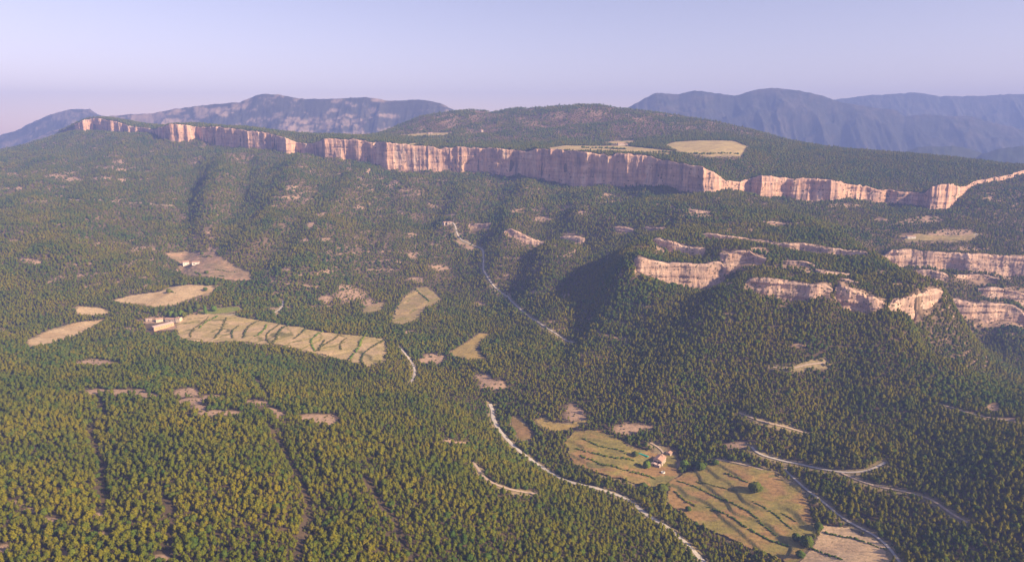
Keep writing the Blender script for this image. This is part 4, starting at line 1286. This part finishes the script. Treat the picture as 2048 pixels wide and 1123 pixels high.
big_tree('poplar_tree', 411, 628, 7, 20, M_LEAF, 'green poplar standing beside the white lane', 'poplar', 2023)
for i, (a, b, w, h) in enumerate([(332, 632, 10, 11), (342, 633, 11, 12), (352, 634, 10, 11), (362, 633, 12, 14), (368, 634, 10, 11), (428, 622, 12, 11), (395, 618, 11, 12)]):
    big_tree('broadleaf_tree', a, b, w, h, M_LEAF if i % 2 else M_OAK, ['first', 'second', 'third', 'fourth', 'fifth', 'last', 'sixth'][i] + ' leafy tree from the left in the belt behind the farm', 'oak', 2030 + i, 'leafy trees behind the farm')
for i, (a, b, w, h, lab) in enumerate([(411, 582, 9, 9, 'small green tree at the right side of the tan stubble field'), (338, 585, 10, 7, 'dark bush at the middle of the tan stubble field'), (413, 548, 10, 7, 'dark bush in the middle of the pinkish meadow'), (404, 510, 9, 8, 'dark tree above the white farm buildings')]):
    big_tree('broadleaf_tree', a, b, w, h, M_OAK, lab, 'oak', 2050 + i)


# ------------------------------------------------------------------ buildings
def box(bm, x0, x1, y0, y1, z0, z1):
    vs = [bm.verts.new(c) for c in ((x0, y0, z0), (x1, y0, z0), (x1, y1, z0), (x0, y1, z0), (x0, y0, z1), (x1, y0, z1), (x1, y1, z1), (x0, y1, z1))]
    for f in ((0, 3, 2, 1), (4, 5, 6, 7), (0, 1, 5, 4), (1, 2, 6, 5), (2, 3, 7, 6), (3, 0, 4, 7)):
        bm.faces.new([vs[i] for i in f])


def bm_obj(name, bm, mat, parent):
    me = bpy.data.meshes.new(name)
    bmesh.ops.recalc_face_normals(bm, faces=bm.faces)
    bm.to_mesh(me); bm.free()
    me.materials.append(mat)
    return link(name, me, parent)


def gable_parts(root, w, l, h, rise, wall, roof, x0=0.0, y0=0.0, openings=(), over=0.5, chimney=None, zb=-2.5, lean=False):
    """body w (local x) by l (local y), ridge along y; openings: (side, along, bottom, width, height, kind)"""
    bm = bmesh.new()
    a, b = w / 2, l / 2
    pts = [(-a, zb), (a, zb), (a, h), (0, h + rise), (-a, h)] if not lean else [(-a, zb), (a, zb), (a, h), (-a, h + rise)]
    f = [bm.verts.new((x0 + p, y0 - b, q)) for p, q in pts]; g = [bm.verts.new((x0 + p, y0 + b, q)) for p, q in pts]
    bm.faces.new(f); bm.faces.new(g[::-1])
    for i in range(len(pts)):
        j = (i + 1) % len(pts)
        bm.faces.new([f[j], f[i], g[i], g[j]])
    bm_obj('wall', bm, wall, root)
    bm = bmesh.new()
    t = 0.28
    slopes = [(-1, 0, a + over, h - rise / a * over, h + rise), (1, 0, a + over, h - rise / a * over, h + rise)] if not lean else []
    for s, xi, xo, zo, zi in slopes:
        q = [(x0 + s * xi, zi + 0.03), (x0 + s * xo, zo + 0.03), (x0 + s * xo, zo + t), (x0 + s * xi, zi + t)]
        f = [bm.verts.new((p, y0 - b - over, z)) for p, z in q]; g = [bm.verts.new((p, y0 + b + over, z)) for p, z in q]
        bm.faces.new(f); bm.faces.new(g[::-1])
        for i in range(4):
            j = (i + 1) % 4
            bm.faces.new([f[j], f[i], g[i], g[j]])
    if lean:
        k = rise / w
        q = [(x0 - a - 0.1, h + rise + 0.03 + 0.1 * k), (x0 + a + over, h - over * k + 0.03), (x0 + a + over, h - over * k + t), (x0 - a - 0.1, h + rise + t + 0.1 * k)]
        f = [bm.verts.new((p, y0 - b - over, z)) for p, z in q]; g = [bm.verts.new((p, y0 + b + over, z)) for p, z in q]
        bm.faces.new(f); bm.faces.new(g[::-1])
        for i in range(4):
            j = (i + 1) % 4
            bm.faces.new([f[j], f[i], g[i], g[j]])
    rf = bm_obj('roof', bm, roof, root)
    if chimney:
        cx, cy = chimney
        bm = bmesh.new()
        zc = h + rise * (1 - abs(cx) / a)
        box(bm, x0 + cx - 0.45, x0 + cx + 0.45, y0 + cy - 0.45, y0 + cy + 0.45, zc - 0.3, zc + 1.3)
        box(bm, x0 + cx - 0.6, x0 + cx + 0.6, y0 + cy - 0.6, y0 + cy + 0.6, zc + 1.302, zc + 1.5)
        bm_obj('chimney', bm, wall, rf)
    for side, al, bo, ow, oh, kd in openings:
        bm = bmesh.new()
        e0, e1 = 0.05, 0.06
        if side == 'f': box(bm, x0 + al - ow / 2, x0 + al + ow / 2, y0 - b - e1, y0 - b + e0, bo, bo + oh)
        if side == 'b': box(bm, x0 + al - ow / 2, x0 + al + ow / 2, y0 + b - e0, y0 + b + e1, bo, bo + oh)
        if side == 'r': box(bm, x0 + a - e0, x0 + a + e1, y0 + al - ow / 2, y0 + al + ow / 2, bo, bo + oh)
        if side == 'l': box(bm, x0 - a - e1, x0 - a + e0, y0 + al - ow / 2, y0 + al + ow / 2, bo, bo + oh)
        ob = bm_obj(kd, bm, M_DARK, root)
        if kd == 'window':
            bm = bmesh.new()
            zs = bo - 0.14
            if side in 'fb':
                yy_ = (y0 - b - 0.16, y0 - b - 0.001) if side == 'f' else (y0 + b + 0.001, y0 + b + 0.16)
                box(bm, x0 + al - ow / 2 - 0.12, x0 + al + ow / 2 + 0.12, yy_[0], yy_[1], zs, bo - 0.01)
            else:
                xx_ = (x0 + a + 0.001, x0 + a + 0.16) if side == 'r' else (x0 - a - 0.16, x0 - a - 0.001)
                box(bm, xx_[0], xx_[1], y0 + al - ow / 2 - 0.12, y0 + al + ow / 2 + 0.12, zs, bo - 0.01)
            bm_obj('sill', bm, wall, ob)


def building(name, px, py, heading, label, cat='house', dz=0.0):
    p = hit(px, py)[0]
    e = bpy.data.objects.new(name, None)
    e.location = (p[0], p[1], float(G(p[0], p[1])) + 0.3 + dz)
    e.rotation_euler = (0, 0, -math.radians(heading))     # heading of the ridge, clockwise from the viewing direction
    COL.objects.link(e)
    return tag(e, label, cat)


r = building('stone_farmhouse', 1319, 927, 33, 'stone farmhouse with gabled tile roof and porch in the near meadow', 'farmhouse')
r.scale = (1.2, 1.2, 1.2)
gable_parts(r, 10.5, 14, 6.0, 2.3, M_STONE, M_TILE, openings=[('f', -2.6, 0.3, 3.2, 4.6, 'porch_opening'), ('f', 1.9, 0.3, 3.6, 4.6, 'porch_opening'), ('r', -4, 2.6, 1.0, 1.3, 'window'), ('r', 0, 2.6, 1.0, 1.3, 'window'), ('r', 4, 2.6, 1.0, 1.3, 'window'), ('r', -1.8, 0, 1.3, 2.2, 'door')], chimney=(2.0, 3.5))
gable_parts(r, 6.0, 4.0, 2.5, 0.7, M_STONE, M_SHEET, x0=-3.0, y0=-9.6, openings=[('f', 0, 0, 2.2, 2.0, 'door')], over=0.3)
gable_parts(r, 3.6, 4.0, 2.0, 0.6, M_STONE, M_SHEET, x0=2.6, y0=-9.6, openings=[('f', 0, 0, 1.6, 1.7, 'door')], over=0.3)
r = building('stone_hut', 1338, 908, 38, 'small stone hut with tile roof behind the stone farmhouse', 'hut')
gable_parts(r, 7.0, 7.0, 2.9, 1.3, M_STONE, M_TILE, openings=[('f', 0.4, 0, 1.3, 2.0, 'door'), ('r', 0, 1.2, 1.0, 1.0, 'window')])

# green tarpaulin tunnel
p = hit(1287, 912)[0]
e = bpy.data.objects.new('tarpaulin_tunnel', None)
e.location = (p[0], p[1], float(G(p[0], p[1])) + 0.3); e.rotation_euler = (0, 0, math.radians(-42)); COL.objects.link(e)
tag(e, 'green tarpaulin tunnel left of the stone farmhouse', 'tunnel')
V = []; nseg = 13
for i in range(nseg):
    xx = -7.5 + 15.0 * i / (nseg - 1)
    for j in range(11):
        a = math.pi * j / 10
        rr = 1.7 + 0.07 * math.sin(i * 2.1 + j) + (0.06 if i % 2 else 0)
        V.append((xx, rr * math.cos(a), 1.55 * math.sin(a) * (1 + 0.05 * (i % 2)) - 0.2))
link('cover', mesh_np('cover', V, grid_faces(nseg, 11), M_TARP, True), e)
for s in (-7.5, 7.5):
    bm = bmesh.new()
    bm.faces.new([bm.verts.new((s * 0.999, 1.68 * math.cos(math.pi * j / 10), 1.53 * math.sin(math.pi * j / 10) - 0.2)) for j in range(11)])
    bm_obj('end_panel', bm, M_TARP, e)
# round basin
p = hit(1326, 948)[0]
e = bpy.data.objects.new('stone_basin', None)
e.location = (p[0], p[1], float(G(p[0], p[1])) + 1.0); COL.objects.link(e)
tag(e, 'small round white basin in the yard below the stone farmhouse', 'basin')
prof = [(2.0, 0.1), (2.0, 1.0), (2.7, 1.0), (2.75, -1.5)]
V = [(q * math.cos(2 * math.pi * k / 20), q * math.sin(2 * math.pi * k / 20), z) for q, z in prof for k in range(21)]
link('rim', mesh_np('rim', V, grid_faces(4, 21), M_WHITE), e)
bm = bmesh.new(); bm.faces.new([bm.verts.new((1.99 * math.cos(2 * math.pi * k / 20), 1.99 * math.sin(2 * math.pi * k / 20), 0.55)) for k in range(20)]); bm_obj('water', bm, M_WATER, e)

# farm with the long barn
r = building('long_barn', 325, 655, 33, 'long barn with orange gable wall and pinkish roof', 'barn')
gable_parts(r, 13, 42, 6.2, 1.6, M_ORANGE, M_SHEET, openings=[('r', -15 + 5 * k, 2.6, 1.6, 1.0, 'window') for k in range(7)] + [('f', 0, 0, 3.6, 3.8, 'door')], over=0.3)
r = building('farmhouse', 346, 642, 93, 'long pinkish farmhouse row behind the barn', 'farmhouse')
gable_parts(r, 9, 22, 5.2, 1.7, M_STONE, M_TILE, y0=-3, openings=[('r', -9 + 4.4 * k, 1.8, 1.1, 1.4, 'window') for k in range(5)] + [('r', -1.6, 0, 1.6, 2.3, 'door')])
gable_parts(r, 10.5, 9, 7.4, 1.2, M_CREAM, M_TILE, y0=12.8, openings=[('r', -2, 4.4, 1.1, 1.4, 'window'), ('r', 2, 4.4, 1.1, 1.4, 'window'), ('b', 0, 3.6, 1.1, 1.4, 'window')], chimney=(0.5, 0))
r = building('cottage', 319, 642, 60, 'small pale house between the barn and the trees', 'house')
gable_parts(r, 9, 13, 5.2, 1.8, M_CREAM, M_TILE, openings=[('f', 1.5, 0.3, 2.8, 3.4, 'porch_opening'), ('r', -3, 2.0, 1.1, 1.4, 'window'), ('r', 3, 2.0, 1.1, 1.4, 'window')])
r = building('farm_shed', 341, 650, 15, 'tiny cream shed in the shrubs right of the barn', 'shed')
gable_parts(r, 5.5, 5.5, 3.4, 1.2, M_CREAM, M_TILE, openings=[('f', 0, 0, 1.5, 2.2, 'door')])
r = building('low_shed', 298, 641, 75, 'low grey shed left of the farmhouses', 'shed')
gable_parts(r, 6, 11, 2.8, 0.9, M_STONE, M_SHEET, openings=[('r', 0, 0, 2.4, 2.2, 'door')])

# white farm
r = building('white_farmhouse', 372, 530, 62, 'white farmhouse at the left of the pinkish meadow', 'farmhouse')
gable_parts(r, 14, 15, 8.0, 2.6, M_WHITE, M_TILE, openings=[('r', -4, 3.6, 1.4, 1.7, 'window'), ('r', 3, 3.6, 1.4, 1.7, 'window'), ('f', 3, 0, 2.4, 3.0, 'door')])
gable_parts(r, 7, 10, 3.6, 1.2, M_WHITE, M_TILE, x0=3.4, y0=12.8, openings=[('r', 0, 0, 3.0, 2.6, 'door')])
r = building('white_barn', 392, 529, 70, 'white barn right of the white farmhouse', 'barn')
gable_parts(r, 11, 18, 5.2, 2.2, M_WHITE, M_TILE, openings=[('r', -4, 0, 3.2, 3.2, 'door'), ('r', 4, 1.8, 1.4, 1.4, 'window')])

# lone house on the right ledge
r = building('ledge_house', 1821, 477, 88, 'lone white house on the ledge above the wide pink cliff band', 'house')
gable_parts(r, 10, 22, 5.0, 1.5, M_WHITE, M_TILE, openings=[('r', -8 + 4 * k, 1.6, 1.2, 1.6, 'window') for k in range(5)] + [('r', -2, 0, 1.4, 2.2, 'door')])
# houses by the track top
r = building('track_house', 889, 449, 40, 'small pale house at the top of the white track', 'house')
gable_parts(r, 9, 11, 6.5, 1.8, M_STONE, M_TILE, openings=[('f', 0, 2.8, 1.4, 1.6, 'window'), ('r', 0, 2.8, 1.4, 1.6, 'window')])
r = building('track_barn', 899, 447, 80, 'low pale barn touching the upper end of the white track', 'barn')
gable_parts(r, 8, 14, 4.2, 1.5, M_STONE, M_TILE, openings=[('r', 0, 0, 2.6, 2.8, 'door')])
# plateau houses
r = building('plateau_farmhouse', 1241, 291, 80, 'farmhouse in the straw field on the plateau', 'farmhouse')
gable_parts(r, 14, 24, 8.0, 2.6, M_STONE, M_TILE, openings=[('r', -6, 4, 2, 2, 'window'), ('r', 6, 4, 2, 2, 'window')])
gable_parts(r, 9, 16, 4.5, 1.6, M_STONE, M_TILE, x0=0, y0=20.6, openings=[('r', 0, 0, 3, 3, 'door')])
r = building('plateau_tower', 964, 264, 60, 'small pale tower house in the plateau wood', 'house')
gable_parts(r, 8, 10, 8.0, 2.0, M_STONE, M_TILE, openings=[('r', 0, 4.5, 1.6, 1.8, 'window')])
r = building('plateau_barn', 861, 268, 80, 'small pale barn at the thin straw strip on the plateau', 'barn')
gable_parts(r, 10, 20, 5.0, 2.0, M_STONE, M_TILE, openings=[('r', 0, 0, 4, 3.4, 'door')])

# ------------------------------------------------------------------ haze
bm = bmesh.new()
box(bm, -9700, 9700, -800, 9900, -660, 540)
me = bpy.data.meshes.new('haze'); bmesh.ops.recalc_face_normals(bm, faces=bm.faces); bm.to_mesh(me); bm.free()
hm_ = bpy.data.materials.new('haze')
hm_.use_nodes = True
nt = hm_.node_tree
nt.nodes.clear()
pv = nt.nodes.new('ShaderNodeVolumePrincipled')
pv.inputs['Color'].default_value = HAZE_COLOR
pv.inputs['Density'].default_value = HAZE_DENSITY
pv.inputs['Anisotropy'].default_value = 0.0
for nm in ('Density Attribute', 'Color Attribute', 'Temperature Attribute'):
    if nm in pv.inputs: pv.inputs[nm].default_value = ''
out = nt.nodes.new('ShaderNodeOutputMaterial')
nt.links.new(pv.outputs[0], out.inputs['Volume'])
me.materials.append(hm_)
tag(link('haze', me), 'thin blue haze filling the whole valley air', kind='stuff')
